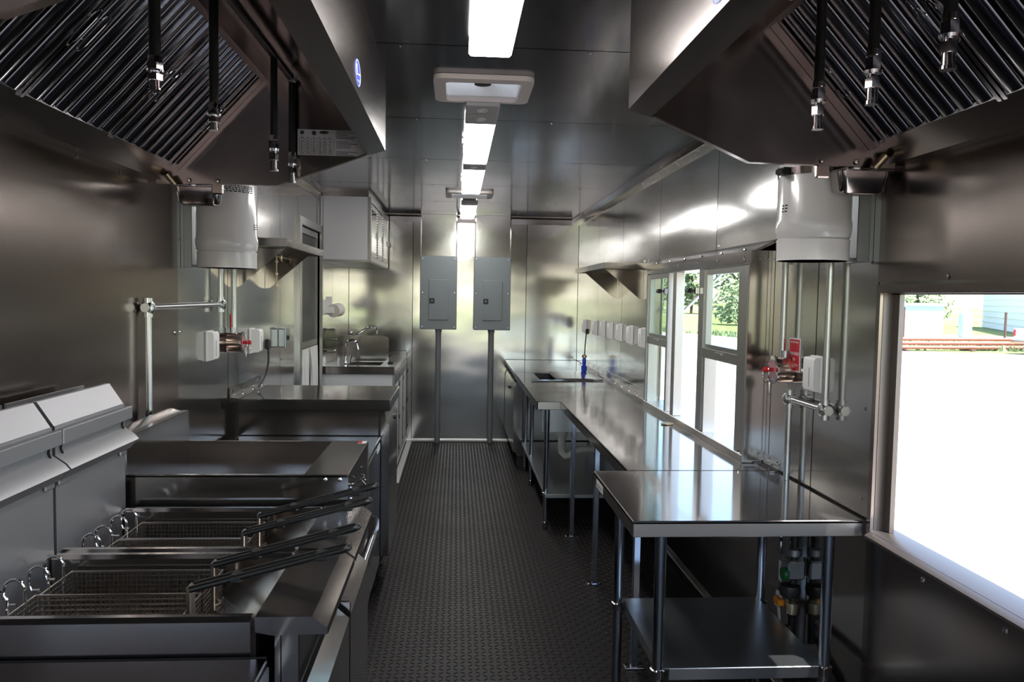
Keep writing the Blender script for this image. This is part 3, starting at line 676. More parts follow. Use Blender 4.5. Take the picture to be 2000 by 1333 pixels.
# conduits and pulls on the walls
def elbow(m, p, r=.02): m.lathe([(r*.5, -r*1.1), (r*1.05, -r*.8), (r*1.1, r*.8), (r*.5, r*1.1)], p, 14, 'x')
def conduit_run(label, pts, joints, loc):
    t = thing('wall_conduit', label, 'conduit', loc, 'steel conduits on the side walls')
    for a, b in zip(pts[:-1], pts[1:]): part('pipe', MB().cyl(a, b, .0122, 14), M_emt, t)
    for p in joints:
        m = MB(); elbow(m, p, .021); m.cyl((p[0], p[1], p[2]-.035), (p[0], p[1], p[2]+.035), .0165, 12).cyl((p[0], p[1]-.03, p[2]), (p[0], p[1]+.03, p[2]), .0165, 12); part('elbow_fitting', m, M_emt, t)
    return t
xw = XL+.030
conduit_run('bent steel conduit rising beside the fryers to the white suppressant tank', [(xw, 2.92, 1.0), (xw, 2.92, 1.528), (xw, 3.80, 1.528), (xw, 3.80, 1.80)], [(xw, 2.92, 1.528), (xw, 3.80, 1.528)], (xw, 2.92, 1.0))
conduit_run('straight steel conduit above the pull station beside the wall shelf', [(xw, 4.02, 1.40), (xw, 4.02, 2.36)], [], (xw, 4.02, 1.40))
xw = XR-.030
conduit_run('straight steel conduit above the pull station with the red sign', [(xw, 2.985, 1.37), (xw, 2.985, 2.36)], [], (xw, 2.985, 1.37))
conduit_run('bent steel conduit dropping from the banded tank to the worktop', [(xw, 2.615, 1.76), (xw, 2.615, 1.215), (xw, 2.905, 1.215), (xw, 2.905, .90)], [(xw, 2.615, 1.215), (xw, 2.905, 1.215)], (xw, 2.905, .90))
def pull_station(x, y, z, sg, label):
    t = thing('pull_station', label, 'pull station', (x, y, z), 'manual pull stations'); L_ = .075*sg
    part('body', MB().lathe([(.048, 0), (.05, L_*.1), (.05, L_*.92)], (x, y, z), 28, 'x'), M_copper, t)
    part('rim', MB().lathe([(.050, L_*.90), (.055, L_*.92), (.055, L_*1.0), (.04, L_*1.02), (.04, L_*.96)], (x, y, z), 28, 'x'), M_chrome, t)
    part('face', MB().cyl((x+L_*.9, y, z), (x+L_*.97, y, z), .041, 24), mat_face, t)
    part('pull_knob', MB().lathe([(.008, L_*.9), (.008, L_*1.25), (.010, L_*1.28), (.011, L_*1.42), (.008, L_*1.5)], (x, y, z), 14, 'x'), M_red, t)
    part('pull_ring', MB().tube([(x+L_*1.35, y+.03*math.cos(q), z-.015+.038*math.sin(q)) for q in (2*math.pi*i/20 for i in range(20))], .0016, 6, True), M_chrome, t)
    part('chain', MB().tube([(x+L_*1.2, y-.01, z-.05), (x+L_*1.2, y-.012, z-.075), (x+L_*1.15, y-.008, z-.10)], .002, 5), M_chrome, t)
    part('hub', MB().cyl((x+L_*.35, y, z+.045), (x+L_*.35, y, z+.075), .016, 12), M_galv, t)
mat_face = mat('pull_face', (0.55, 0.30, 0.31), 0.25, 0.3)
pull_station(XL+.001, 4.02, 1.335, 1, 'round manual pull station with red knob between two white boxes')
pull_station(XR-.001, 2.965, 1.322, -1, 'round manual pull station with red knob below the red sign')
part_sign = thing('release_sign', 'small red sign with white lettering beside the steel conduit', 'sign', (XR-.003, 2.935, 1.385))
part('plate', MB().box(XR-.0035, XR-.001, 2.885, 2.985, 1.318, 1.448), M_ink_white, part_sign)
part('field', MB().box(XR-.0042, XR-.0034, 2.890, 2.980, 1.323, 1.443), M_red, part_sign)
for s, sz, z, sq in (('INSTRUCTIONS', .010, 1.432, 1.0), ('MANUAL RELEASE', .0165, 1.388, .62), ('FOR', .0165, 1.365, .8), ('FIRE SYSTEM', .0165, 1.343, .72)):
    text(s, sz, part_sign, (XR-.0047, 2.935, z), (0, -1, 0), (0, 0, 1), M_ink_white, squeeze=sq)
# red tape strips beside the other pull
solo('red_tag', MB().box(XL+.001, XL+.0025, 4.055, 4.085, 1.385, 1.475), M_red, 'narrow red tag on the wall above the pull station', 'tag', (XL, 4.07, 1.43))

# white wall boxes (weatherproof outlet covers)
def outlet(x, y, z, sg, label, group, w=.075, h=.125, d=.026):
    t = thing('outlet_cover', label, 'outlet cover', (x, y, z), group)
    part('base', MB().box(x, x+sg*.012, y-w/2-.004, y+w/2+.004, z-h/2-.004, z+h/2+.004, .003), M_plastic, t)
    pts = [(0, -h/2), (d*.8, -h/2+.004), (d, -h/2+.014), (d, h/2-.014), (d*.8, h/2-.002), (0, h/2)]
    lid = part('lid', MB().prism([(x+sg*(.012+a), z+b) for a, b in pts], 'y', y-w/2, y+w/2), M_plastic, t)
    part('seam', MB().box(x+sg*(.012+d-.001), x+sg*(.012+d+.0015), y-w*.12, y-w*.08, z-h*.36, z+h*.2), M_lampbody, lid)
    return t
for k, (y, z, nm) in enumerate(((7.83, 1.297, 'closest to the back corner'), (7.23, 1.307, 'with the black cord plugged in'), (6.84, 1.314, 'third from the back corner'), (6.50, 1.316, 'fourth from the back corner'), (6.13, 1.316, 'fifth from the back corner'), (5.75, 1.315, 'second from the service window'), (5.36, 1.316, 'closest to the service window')) ):
    outlet(XR-.0005, y, z, -1, 'white outlet cover over the long worktop, '+nm, 'outlet covers over the worktop', .085, .132)
solo('wall_plate', MB().box(XR-.012, XR-.0005, 5.08, 5.15, 1.24, 1.39, .003), M_plastic, 'thin white plate half hidden behind the service window frame', 'wall plate', (XR, 5.1, 1.3))
outlet(XR-.0005, 2.735, 1.328, -1, 'white outlet cover under the steel-banded tank, beside the red sign', 'outlet covers near the tanks', .085, .125)
outlet(XL+.0005, 3.70, 1.338, 1, 'white outlet cover below the tank and beside the fryer-side conduit', 'outlet covers near the tanks', .085, .132)
outlet(XL+.0005, 4.45, 1.318, 1, 'white outlet cover with a cord, beside the wall shelf bracket', 'outlet covers near the tanks', .085, .132, .048)
sp = thing('switch_box', 'galvanized metal switch box beside the entry door frame', 'switch box', (XL, 5.19, 1.29))
part('box', MB().box(XL+.0005, XL+.045, 5.12, 5.25, 1.235, 1.355, .005), M_galv, sp)
part('plate', MB().box(XL+.045, XL+.049, 5.115, 5.255, 1.23, 1.36, .003), M_galv, sp)
part('switch', MB().box(XL+.049, XL+.058, 5.175, 5.195, 1.28, 1.31, .002), M_black, sp)
# cords
def cord(label, path, plug, loc):
    t = thing('power_cord', label, 'cord', loc)
    part('cable', MB().tube(path, .0055, 8), M_black, t); part('plug', plug, M_black, t)
def bez(p0, p1, p2, p3, n=16): return [tuple((1-s)**3*a+3*(1-s)**2*s*b+3*(1-s)*s*s*c+s**3*d for a, b, c, d in zip(p0, p1, p2, p3)) for s in (i/n for i in range(n+1))]
cord('black power cord hanging from the white cover onto the raised worktop', bez((XL+.085, 4.49, 1.28), (XL+.095, 4.49, 1.20), (XL+.085, 4.50, 1.13), (XL+.055, 4.40, 1.062)), MB().box(XL+.068, XL+.10, 4.47, 4.505, 1.27, 1.325, .006), (XL+.08, 4.49, 1.05))
cord('thin black cord looping down to the blue water filter', bez((XR-.09, 7.26, 1.27), (XR-.10, 7.30, 1.12), (XR-.10, 7.28, 1.03), (XR-.13, 7.10, .93)), MB().box(XR-.10, XR-.068, 7.24, 7.275, 1.245, 1.295, .006), (XR-.09, 7.24, .92))

# wall shelves on triangular brackets
def shelf(sg, wall, depth, ya, yb, zt, label):
    X = lambda d: wall+sg*d
    t = thing('wall_shelf', label, 'shelf', (X(depth/2), (ya+yb)/2, zt-.04), 'stainless wall shelves')
    part('shelf_top', MB().prism([(X(d), z) for d, z in ((0, zt-.004), (depth-.004, zt-.004), (depth-.004, zt-.036), (depth-.016, zt-.036), (depth-.016, zt-.04), (depth, zt-.04), (depth, zt), (.004, zt), (.004, zt+.03), (0, zt+.03))], 'y', ya, yb), M_ss, t)
    for y in (ya+.001, yb-.003): part('end_return', MB().box(X(.002), X(depth-.001), y, y+.002, zt-.04, zt-.001), M_ss, t)
    for y in (ya+.12, yb-.30):
        part('bracket', MB().prism([(X(.002), zt-.04), (X(depth-.03), zt-.04), (X(.03), zt-.245), (X(.002), zt-.25)], 'y', y, y+.003), M_ss, t)
    for y in (ya+.05, yb-.04): part('sticker', MB().box(X(.0045), X(.0055), y, y+.05, zt+.008, zt+.024), M_tag, t)
shelf(1, XL, .296, 4.00, 5.08, 1.862, 'stainless wall shelf beside the entry door')
shelf(-1, XR, .305, 5.32, 6.62, 1.834, 'stainless wall shelf beside the service window')
# brass gas line under the shelf
g = thing('gas_line', 'thin gas line with brass fittings under the shelf beside the entry door', 'pipe', (XL+.10, 4.60, 1.6))
part('vertical_pipe', MB().cyl((XL+.12, 4.55, 1.835), (XL+.12, 4.55, 1.60), .0045, 8), M_brass, g)
part('crossbar', MB().cyl((XL+.12, 4.46, 1.795), (XL+.12, 5.05, 1.795), .0045, 8), M_brass, g)
for y in (4.66, 4.90): part('valve', MB().lathe([(.006, -.03), (.012, -.026), (.008, -.01), (.011, .0), (.011, .012), (.006, .026)], (XL+.12, y, 1.795), 12), M_brass, g)
for z in (1.76, 1.69, 1.625): part('clip', MB().cyl((XL+.12, 4.55, z), (XL+.12, 4.55, z+.01), .010, 10), M_brass, g)

# ================================================================== COOKING LINE (fryer side)
def fryer(y0, y1, label):
    t = thing('deep_fryer', label, 'fryer', (-.7, (y0+y1)/2, 0), 'deep fryers side by side')
    part('cabinet', MB().box(-1.085, -.345, y0+.004, y1-.004, .16, .80, .004), M_ss, t)
    for a, b in ((y0, y0+.032), (y1-.032, y1)): part('side_rim', MB().box(-.986, -.395, a, b, .78, .94, .009), M_ss, t)
    part('tank_floor', MB().box(-.985, -.60, y0+.03, y1-.03, .795, .802), M_ss, t)
    part('drain_slope', MB().prism([(-.66, .800), (-.395, .915), (-.395, .80)], 'y', y0+.031, y1-.031), M_ss, t)
    part('front_deck', MB().prism([(-.395, .941), (-.282, .941), (-.252, .918), (-.250, .905), (-.36, .903), (-.395, .91)], 'y', y0, y1-.002), M_ss, t)
    part('side_tray', MB().box(-.356, -.345, y0+.001, y0+.035, .80, .925), M_ss, t)
    part('control_panel', MB().box(-.345, -.308, y0+.004, y1-.004, .795, .905, .002), M_ss, t)
    dr = part('door', MB().prism([(-.345, .795), (-.296, .795), (-.262, .765), (-.262, .17), (-.345, .17)], 'y', y0+.006, y1-.006), M_ss, t)
    part('door_edge', MB().box(-.300, -.262, y0+.004, y0+.012, .745, .80, .002), M_ss, dr)
    part('back_panel', MB().box(-1.0, -.986, y0+.002, y1-.002, .80, 1.252), M_fry, t)
    fl_ = part('flue', MB().prism([(-.987, 1.25), (-1.028, 1.312), (-1.04, 1.312), (-1.04, 1.0), (-1.0, 1.0), (-1.0, 1.25)], 'y', y0+.002, y1-.004), M_fry, t)
    part('flue_box', MB().box(-1.10, -1.041, y0+.004, y1-.006, .80, 1.290), M_gap, fl_)
    part('flue_back', MB().box(-1.106, -1.10, y0+.004, y1-.006, .80, 1.306), M_fry, fl_)
    part('basket_hanger', MB().prism([(-.986, 1.180), (-.958, 1.160), (-.946, 1.146), (-.972, 1.118), (-.977, 1.118), (-.955, 1.145), (-.965, 1.153), (-.986, 1.168)], 'y', y0-.001, y1+.001), M_fry, t)
    part('strap', MB().box(-.986, -.968, y0+.008, y1+.012, 1.206, 1.243, .002), M_fry, t)
    for y in (y0+.03, y1-.02):
        part('slot', MB().tube([(-.9845, y, 1.205), (-.9845, y-.004, 1.192), (-.9845, y+.004, 1.18), (-.9845, y+.002, 1.166)], .003, 6), M_gap, t)
    part('tab', MB().box(-.986, -.978, y1-.05, y1-.006, 1.102, 1.118, .003), M_fry, t); part('tab', MB().box(-.986, -.978, y0+.004, y0+.06, 1.102, 1.118, .003), M_fry, t)
    for x in (-1.0, -.42):
        for y in (y0+.06, y1-.06): part('leg', MB().cyl((x, y, 0), (x, y, .16), .02, 12), M_leg, t)
    return t
fryer(1.56, 1.975, 'stainless deep fryer closest to the low stainless counter')
fryer(1.985, 2.395, 'stainless deep fryer beside the flat griddle')

def basket_proto(name, label, group):
    """wire basket in local coordinates: x along its length, origin under its middle"""
    t = thing(name, label, 'fry basket', (0, 0, 0), group)
    x0, x1, w, zt, zb = -.178, .178, .075, .112, 0.0; r = .0011
    m = MB(); s_ = .0105
    def wire(a, b): m.cyl(a, b, r, 4, cap=False)
    n = int((x1-x0)/s_)
    for i in range(n+1):
        x = x0+(x1-x0)*i/n
        for y in (-w, w): wire((x, y*.94, zb), (x, y, zt))
        wire((x, -w*.94, zb), (x, w*.94, zb))
    k = int(2*w/s_)
    for i in range(k+1):
        y = -w+2*w*i/k
        for x in (x0, x1): wire((x*.97, y*.94, zb), (x, y, zt))
        wire((x0*.97, y*.94, zb), (x1*.97, y*.94, zb))
    q = int(zt/s_)
    for i in range(q):
        z = zt*i/q; f = .94+.06*i/q; g = .97+.03*i/q
        for y in (-w, w): wire((x0*g, y*f, z), (x1*g, y*f, z))
        for x in (x0, x1): wire((x*g, -w*f, z), (x*g, w*f, z))
    part('wire_mesh', m, M_wire, t, kind='stuff')
    part('rim', MB().tube([(x0, -w, zt), (x1, -w, zt), (x1, w, zt), (x0, w, zt)], .0032, 8, True), M_wire, t)
    for y in (-.034, .034):
        part('hook', MB().tube([(x0, y, zt-.06), (x0-.001, y, zt+.02)]+[tuple(p) for p in arc((x0-.022, y, zt+.03), .022, 0, 180, 8, (1, 0, 0), (0, 0, 1))]+[(x0-.044, y, zt+.01), (x0-.038, y, zt-.004), (x0-.02, y, zt-.004)], .0034, 8), M_chrome, t)
    st = part('bracket', MB().box(x1-.002, x1+.008, -.016, .016, -.0, zt+.05, .002), M_wire, t)
    fr = MB()
    for i in range(6): fr.tube([(x1+.002, -w*.85+.012*i, .01+.012*i), (x1+.02, -w*.5+.01*i, .03+.008*i), (x1+.022, w*.5-.01*i, .03+.008*i), (x1+.002, w*.85-.012*i, .01+.012*i)], .0016, 5)
    part('guard_wire', fr, M_wire, t)
    a = Vector((x1+.006, 0, zt+.045)); b = Vector((x1+.325, 0, zt+.128)); e = (b-a).normalized()
    pth = [a+Vector((0, -.013, 0)), b+Vector((0, -.013, 0))]+[b+e*.013*math.sin(q)+Vector((0, -.013*math.cos(q), 0)) for q in (math.pi*k/6 for k in range(1, 6))]+[b+Vector((0, .013, 0)), a+Vector((0, .013, 0))]
    hd = part('handle', MB().tube(pth, .0075, 10), M_handle, t)
    for f in (.30, .86):
        c = a+(b-a)*f; part('sleeve', MB().box(c.x-.012, c.x+.012, -.02, .02, c.z-.011, c.z+.007, .003), M_handle, hd)
    return t
bp = basket_proto('fry_basket', 'wire fry basket with black handle, closest to the low counter', 'wire fry baskets')
spots = [(-.742, 1.684, .80), (-.742, 1.850, .795), (-.742, 2.108, .79), (-.742, 2.272, .79)]
bl = ['wire fry basket with black handle, closest to the low counter', 'wire fry basket in the fryer by the low counter, beside the divider', 'wire fry basket in the fryer by the griddle, beside the divider', 'wire fry basket with black handle, closest to the griddle']
for i, p in enumerate(spots):
    o = bp if i == 0 else copy_tree(bp); o.location = p; o['label'] = bl[i]

# griddle on its stand
t = thing('griddle', 'flat countertop griddle with raised splash sides beyond the fryers', 'griddle', (-.66, 2.71, .62))
part('side_panel', MB().box(-1.0, -.33, 2.43, 2.437, .66, 1.024), M_ss, t)
part('side_panel', MB().box(-1.0, -.33, 2.993, 3.0, .66, 1.024), M_ss, t)
part('side_cap', MB().box(-1.0, -.33, 2.43, 2.447, 1.018, 1.027, .002), M_ss, t); part('side_cap', MB().box(-1.0, -.33, 2.985, 3.0, 1.018, 1.027, .002), M_ss, t)
part('cooking_plate', MB().box(-1.0, -.465, 2.437, 2.993, .90, .918), M_ss, t)
part('front_ledge', MB().box(-.468, -.330, 2.4305, 2.9995, 1.012, 1.0275, .002), M_ss, t)
part('inner_front', MB().box(-.472, -.466, 2.437, 2.993, .90, 1.015), M_ss, t)
fp = part('front_panel', MB().box(-.345, -.331, 2.437, 2.993, .66, 1.012), M_ss, t)
part('body', MB().box(-1.0, -.36, 2.44, 2.99, .67, .90), M_ss, t)
bs = part('backsplash', MB().box(-1.026, -1.0, 2.435, 3.0, .68, 1.142, .002), M_ss, t)
part('top_flange', MB().prism([(-1.02, 1.138), (-1.06, 1.150), (-1.075, 1.150), (-1.075, 1.144), (-1.02, 1.13)], 'y', 2.435, 2.99), M_ss, bs)
for x in (-.40, -.355): part('screw', MB().dome((x, 2.43, 1.012), .0075, (0, -1, 0)), M_chrome, t)
for y, z in ((2.52, .965), (2.52, .93), (2.80, .97), (2.90, .90), (2.75, .86)): part('screw', MB().dome((-.331, y, z), .006, (1, 0, 0)), M_chrome, t)
sr = part('warning_sticker', MB().box(-.365, -.334, 2.945, 2.99, 1.0275, 1.0285), M_tag, t); part('red_field', MB().box(-.365, -.350, 2.945, 2.99, 1.0284, 1.0289), M_red, sr)
for x in (-.95, -.40):
    for y in (2.48, 2.95): part('foot', MB().cyl((x, y, .612), (x, y, .662), .018, 12), M_leg, t)
part('hang_ring', MB().tube([(-.318+.024*math.cos(q), 2.55+.055*math.sin(q), .985+.008*math.cos(q)) for q in (2*math.pi*i/22 for i in range(22))], .0025, 6, True), M_chrome, t)
for pth in ([(-.31, 2.60, .975), (-.295, 2.62, .95), (-.30, 2.63, .925)], [(-.31, 2.60, .945), (-.29, 2.66, .935), (-.27, 2.68, .93)]): part('zip_tie', MB().tube(pth, .0012, 5), M_tag, t)
s = thing('equipment_stand', 'stainless stand with a rounded front edge under the griddle', 'stand', (-.66, 2.84, 0))
part('stand_top', MB().box(-1.05, -.33, 2.42, 3.26, .592, .608), M_ss, s)
part('rolled_edge', MB().cyl((-.330, 2.42, .592), (-.330, 3.26, .592), .021, 18), M_leg, s)
part('end_upstand', MB().prism([(-.40, .60), (-.312, .60), (-.312, .645), (-.325, .66), (-.40, .66)], 'y', 3.252, 3.26), M_ss, s)
part('undershelf', MB().box(-1.0, -.55, 2.44, 3.22, .25, .265), M_galv, s)
for x in (-1.0, -.60):
    for y in (2.48, 3.18): part('leg', MB().cyl((x, y, 0), (x, y, .592), .02, 14), M_leg, s)

# low counter in front of the fryers (partly in frame)
c = thing('stainless_counter', 'low plain stainless counter at the edge of the picture, against the first fryer', 'counter', (-.75, 1.2, 0))
part('counter_top', MB().box(-1.12, -.366, .80, 1.548, .845, .862, .003), M_hood, c)
part('front_panel', MB().box(-.380, -.364, .80, 1.546, .20, .845), M_fry, c)
part('body', MB().box(-1.10, -.382, .82, 1.54, .10, .845), M_fry, c)
part('sealant_bead', MB().box(-1.10, -.37, 1.5475, 1.553, .857, .8635, .001), M_gap, c)
part('label_plate', MB().box(-.364, -.3625, 1.40, 1.50, .79, .83), M_tag, c)
for x in (-1.05, -.43):
    for y in (.86, 1.48): part('leg', MB().cyl((x, y, 0), (x, y, .11), .02, 12), M_leg, c)

# low table between griddle and raised worktop
c = thing('low_table', 'low dark-topped stainless cabinet between griddle and raised worktop', 'cabinet', (-.74, 3.74, 0))
part('top', MB().box(-1.11, -.385, 3.40, 4.055, .838, .85, .003), M_ss, c)
part('body', MB().box(-1.10, -.402, 3.42, 4.05, .17, .838), M_ss, c)
part('front_panel', MB().box(-.402, -.386, 3.43, 4.045, .18, .82, .003), M_ss, c)
part('corner_post', MB().box(-.405, -.384, 3.405, 3.44, .17, .835, .002), M_leg, c)
part('label_plate', MB().box(-.386, -.3845, 3.90, 4.03, .79, .825), M_tag, c)
for x in (-1.04, -.44):
    for y in (3.47, 3.88):
        lg = part('leg', MB().cyl((x, y, .0), (x, y, .18), .022, 14), M_leg, c); part('foot', MB().cyl((x, y, 0), (x, y, .035), .028, 14), M_leg, lg)

# raised worktop refrigerator
c = thing('worktop_refrigerator', 'stainless worktop refrigerator with a raised top, before the entry door', 'refrigerator', (-.74, 4.35, 0))
part('worktop', MB().box(-1.105, -.333, 4.03, 4.66, .987, 1.045, .004), M_top, c)
part('body', MB().box(-1.11, -.398, 4.075, 4.64, .13, .985), M_ss, c)
part('gasket', MB().box(-.398, -.388, 4.085, 4.63, .20, .98), M_black, c)
dr = part('door', MB().prism([(-.388, .975), (-.366, .975), (-.358, .93), (-.342, .905), (-.342, .21), (-.388, .21)], 'y', 4.08, 4.635), M_ss, c)
part('lock_knob', MB().lathe([(.016, 0), (.018, .008), (.014, .02), (.006, .024)], (-.355, 4.42, .90), 14, 'x'), M_black, dr)
part('kick_grille', MB().box(-.41, -.395, 4.085, 4.63, .13, .20), M_black, c)
part('wall_splash', MB().prism([(-1.144, 1.045), (-1.10, 1.045), (-1.10, 1.05), (-1.138, 1.053), (-1.140, 1.10), (-1.144, 1.10)], 'y', 4.02, 4.66), M_ss, c)
for i in range(3): part('screw', MB().dome((-1.139, 4.07+i*.26, 1.08), .008, (1, 0, 0)), M_chrome, c); part('screw', MB().dome((-1.115, 4.19+i*.2, 1.051), .008, (0, 0, 1)), M_chrome, c)
for x in (-1.05, -.46):
    for y in (4.14, 4.58):
        w_ = part('caster', MB().cyl((x, y-.016, .05), (x, y+.016, .05), .05, 16), M_black, c); part('fork', MB().box(x-.02, x+.02, y-.022, y+.022, .06, .135), M_galv, w_)

# ================================================================== SINK CABINET
c = thing('sink_cabinet', 'white sink base cabinet with aluminium framed doors', 'cabinet', (-.84, 7.6, 0))
part('carcass', MB().box(XL+.005, -.545, 6.785, 8.39, .02, .895), M_cab, c)
part('end_panel', MB().box(XL+.02, -.548, 6.778, 6.786, .02, .893), M_cab, c)
for y in (6.785, 7.31, 7.84, 8.36): part('stile', MB().box(-.546, -.522, y, y+.03, .03, .893, .002), M_alu, c)
for z in (.03, .855): part('rail', MB().box(-.546, -.521, 6.786, 8.39, z, z+.038, .002), M_alu, c)
for a in (6.82, 7.345, 7.875):
    d = part('door', MB().box(-.541, -.527, a, a+.46, .075, .85, .003), M_alu, c)
    part('recessed_panel', MB().box(-.528, -.524, a+.05, a+.41, .13, .79), M_cab, d)
    for z in (.16, .45, .76): part('hinge', MB().cyl((-.520, a+.47, z-.02), (-.520, a+.47, z+.02), .005, 8), M_chrome, d)
part('kick_plate', MB().box(-.52, -.462, 6.52, 8.39, 0.0, .012, .003), M_checker, c)
hs = [(-.96, -.66, 6.90, 7.22), (-.96, -.66, 7.36, 8.1)]
ct = thing('sink_counter', 'stainless sink counter with two basins on the white cabinet', 'counter', (-.84, 7.6, .90))
part('counter_top', slab(MB(), 'z', .955, .962, XL+.003, -.527, 6.755, 8.385, hs), M_top, ct)
part('edge', MB().box(XL+.004, -.528, 6.755, 6.765, .90, .957), M_ss, ct); part('edge', MB().box(-.538, -.527, 6.756, 8.385, .90, .957), M_ss, ct)
part('splash', MB().box(XL+.003, -.53, 8.37, 8.386, .962, .985), M_ss, ct)
for a, b, c0, d0 in hs:
    m = MB(); vs = [(a, c0, .957), (b, c0, .957), (b, d0, .957), (a, d0, .957), (a+.02, c0+.02, .90), (b-.02, c0+.02, .90), (b-.02, d0-.02, .90), (a+.02, d0-.02, .90)]
    m.add(vs, [(0, 1, 5, 4), (1, 2, 6, 5), (2, 3, 7, 6), (3, 0, 4, 7), (4, 5, 6, 7)]); b_ = part('basin', m, M_ss, ct)
    part('drain', MB().cyl(((a+b)/2, (c0+d0)/2, .900), ((a+b)/2, (c0+d0)/2, .904), .03, 16), M_chrome, b_)
pts = [(-1.09, .962), (-.622, .962)]+[(-.622-.05+.05*math.cos(q), 1.152+.05*math.sin(q)) for q in (math.pi/2*i/6 for i in range(7))]+[(-1.09, 1.202)]
solo('splash_guard', MB().prism(pts, 'y', 7.285, 7.289), M_ss, 'stainless splash guard with rounded corner between the two basins', 'splash guard', (-.85, 7.287, .962))
f = thing('faucet', 'chrome gooseneck faucet at the hand basin', 'faucet', (-.955, 6.845, .962))
part('base', MB().lathe([(.026, 0), (.026, .012), (.018, .022), (.016, .07), (.011, .08)], (-.955, 6.845, .962), 18), M_chrome, f)
part('spout', MB().tube([(-.955, 6.845, 1.03), (-.955, 6.845, 1.135)]+[tuple(p) for p in arc((-.905, 6.85, 1.135), .05, 180, 20, 10, (1, 0, 0), (0, 0, 1))]+[(-.852, 6.85, 1.125), (-.848, 6.85, 1.105)], .009, 10), M_chrome, f)
part('lever', MB().cyl((-.92, 6.835, .985), (-.905, 6.835, 1.06), .007, 8), M_chrome, f)
f = thing('wall_faucet', 'chrome swing-arm faucet on the wall above the far basin', 'faucet', (XL, 7.55, 1.15))
part('body', MB().cyl((XL+.001, 7.55, 1.15), (XL+.10, 7.55, 1.16), .018, 12), M_chrome, f)
part('arm', MB().tube([(XL+.08, 7.55, 1.16), (XL+.20, 7.50, 1.20), (-.83, 7.30, 1.265), (-.78, 7.27, 1.288), (-.745, 7.25, 1.285), (-.728, 7.245, 1.255), (-.725, 7.245, 1.225)], .011, 10), M_chrome, f)
part('valve', MB().cyl((XL+.07, 7.50, 1.15), (XL+.07, 7.60, 1.15), .014, 10), M_chrome, f)
part('joint', MB().lathe([(.014, -.018), (.017, 0), (.014, .018)], (-.985, 7.42, 1.218), 12), M_chrome, f)
s = thing('soap_dispenser', 'clear plastic soap dispenser on the wall above the basins', 'dispenser', (XL, 6.80, 1.08))
part('bottle', MB().box(XL+.012, -1.04, 6.79, 6.87, 1.10, 1.27, .008), M_jar, s)
part('back_plate', MB().box(XL+.001, XL+.012, 6.785, 6.875, 1.085, 1.285), M_ss, s)
part('cap', MB().box(XL+.005, -1.036, 6.786, 6.874, 1.27, 1.288, .005), M_ss, s); part('base', MB().box(XL+.005, -1.034, 6.786, 6.874, 1.082, 1.102, .005), M_ss, s)
h = thing('paper_holder', 'white bracket holding a paper roll beside the entry door', 'paper holder', (XL, 6.85, 1.43))
part('back_plate', MB().box(XL+.001, XL+.02, 6.76, 7.0, 1.40, 1.53, .006), M_plastic, h)
part('arm', MB().box(XL+.01, -1.05, 6.80, 6.815, 1.415, 1.47, .005), M_plastic, h); part('arm', MB().box(XL+.01, -1.05, 6.955, 6.97, 1.415, 1.47, .005), M_plastic, h)
part('flap', MB().box(XL+.02, XL+.075, 6.83, 6.85, 1.45, 1.56, .004), M_plastic, h)
solo('paper_roll', MB().cyl((-1.058, 6.818, 1.437), (-1.03, 6.950, 1.445), .058, 28), M_roll, 'beige paper roll on the white wall bracket', 'paper roll', (-1.05, 6.885, 1.38))
solo('black_box', MB().box(-.615, -.565, 7.10, 7.17, .962, .974, .003), M_black, 'tiny black box lying on the sink counter edge', 'box', (-.59, 7.13, .962))

# upper cabinet
c = thing('wall_cabinet', 'white wall cabinet with hinged aluminium doors above the sinks', 'cabinet', (-.94, 7.5, 1.86))
part('carcass', MB().box(XL+.003, -.748, 6.665, 8.34, 1.868, 2.40), M_cab, c)
part('side_panel', MB().box(XL+.03, -.752, 6.655, 6.666, 1.872, 2.398), M_cab, c)
part('fascia', MB().box(XL+.02, -.745, 6.66, 8.34, 2.40, HC-.001), M_ss, c)
part('underside', MB().box(XL+.003, -.735, 6.655, 8.34, 1.855, 1.868), M_alu, c)
for y in (6.66, 8.31): part('stile', MB().box(-.749, -.725, y, y+.03, 1.862, 2.40, .002), M_alu, c)
for z in (1.862, 2.36): part('rail', MB().box(-.749, -.724, 6.661, 8.34, z, z+.04, .002), M_alu, c)
for a in (6.70, 7.24, 7.78):
    d = part('door', MB().box(-.745, -.731, a+.006, a+.53, 1.905, 2.356, .003), M_alu, c)
    part('recessed_panel', MB().box(-.732, -.729, a+.06, a+.47, 1.95, 2.31), M_wall, d)
    for i in range(19): part('hinge_knuckle', MB().cyl((-.727, a, 1.912+i*.0235), (-.727, a, 1.924+i*.0235), .006, 6), M_panel, d)
    part('latch', MB().box(-.731, -.715, a+.49, a+.515, 2.09, 2.14, .003), M_alu, d)

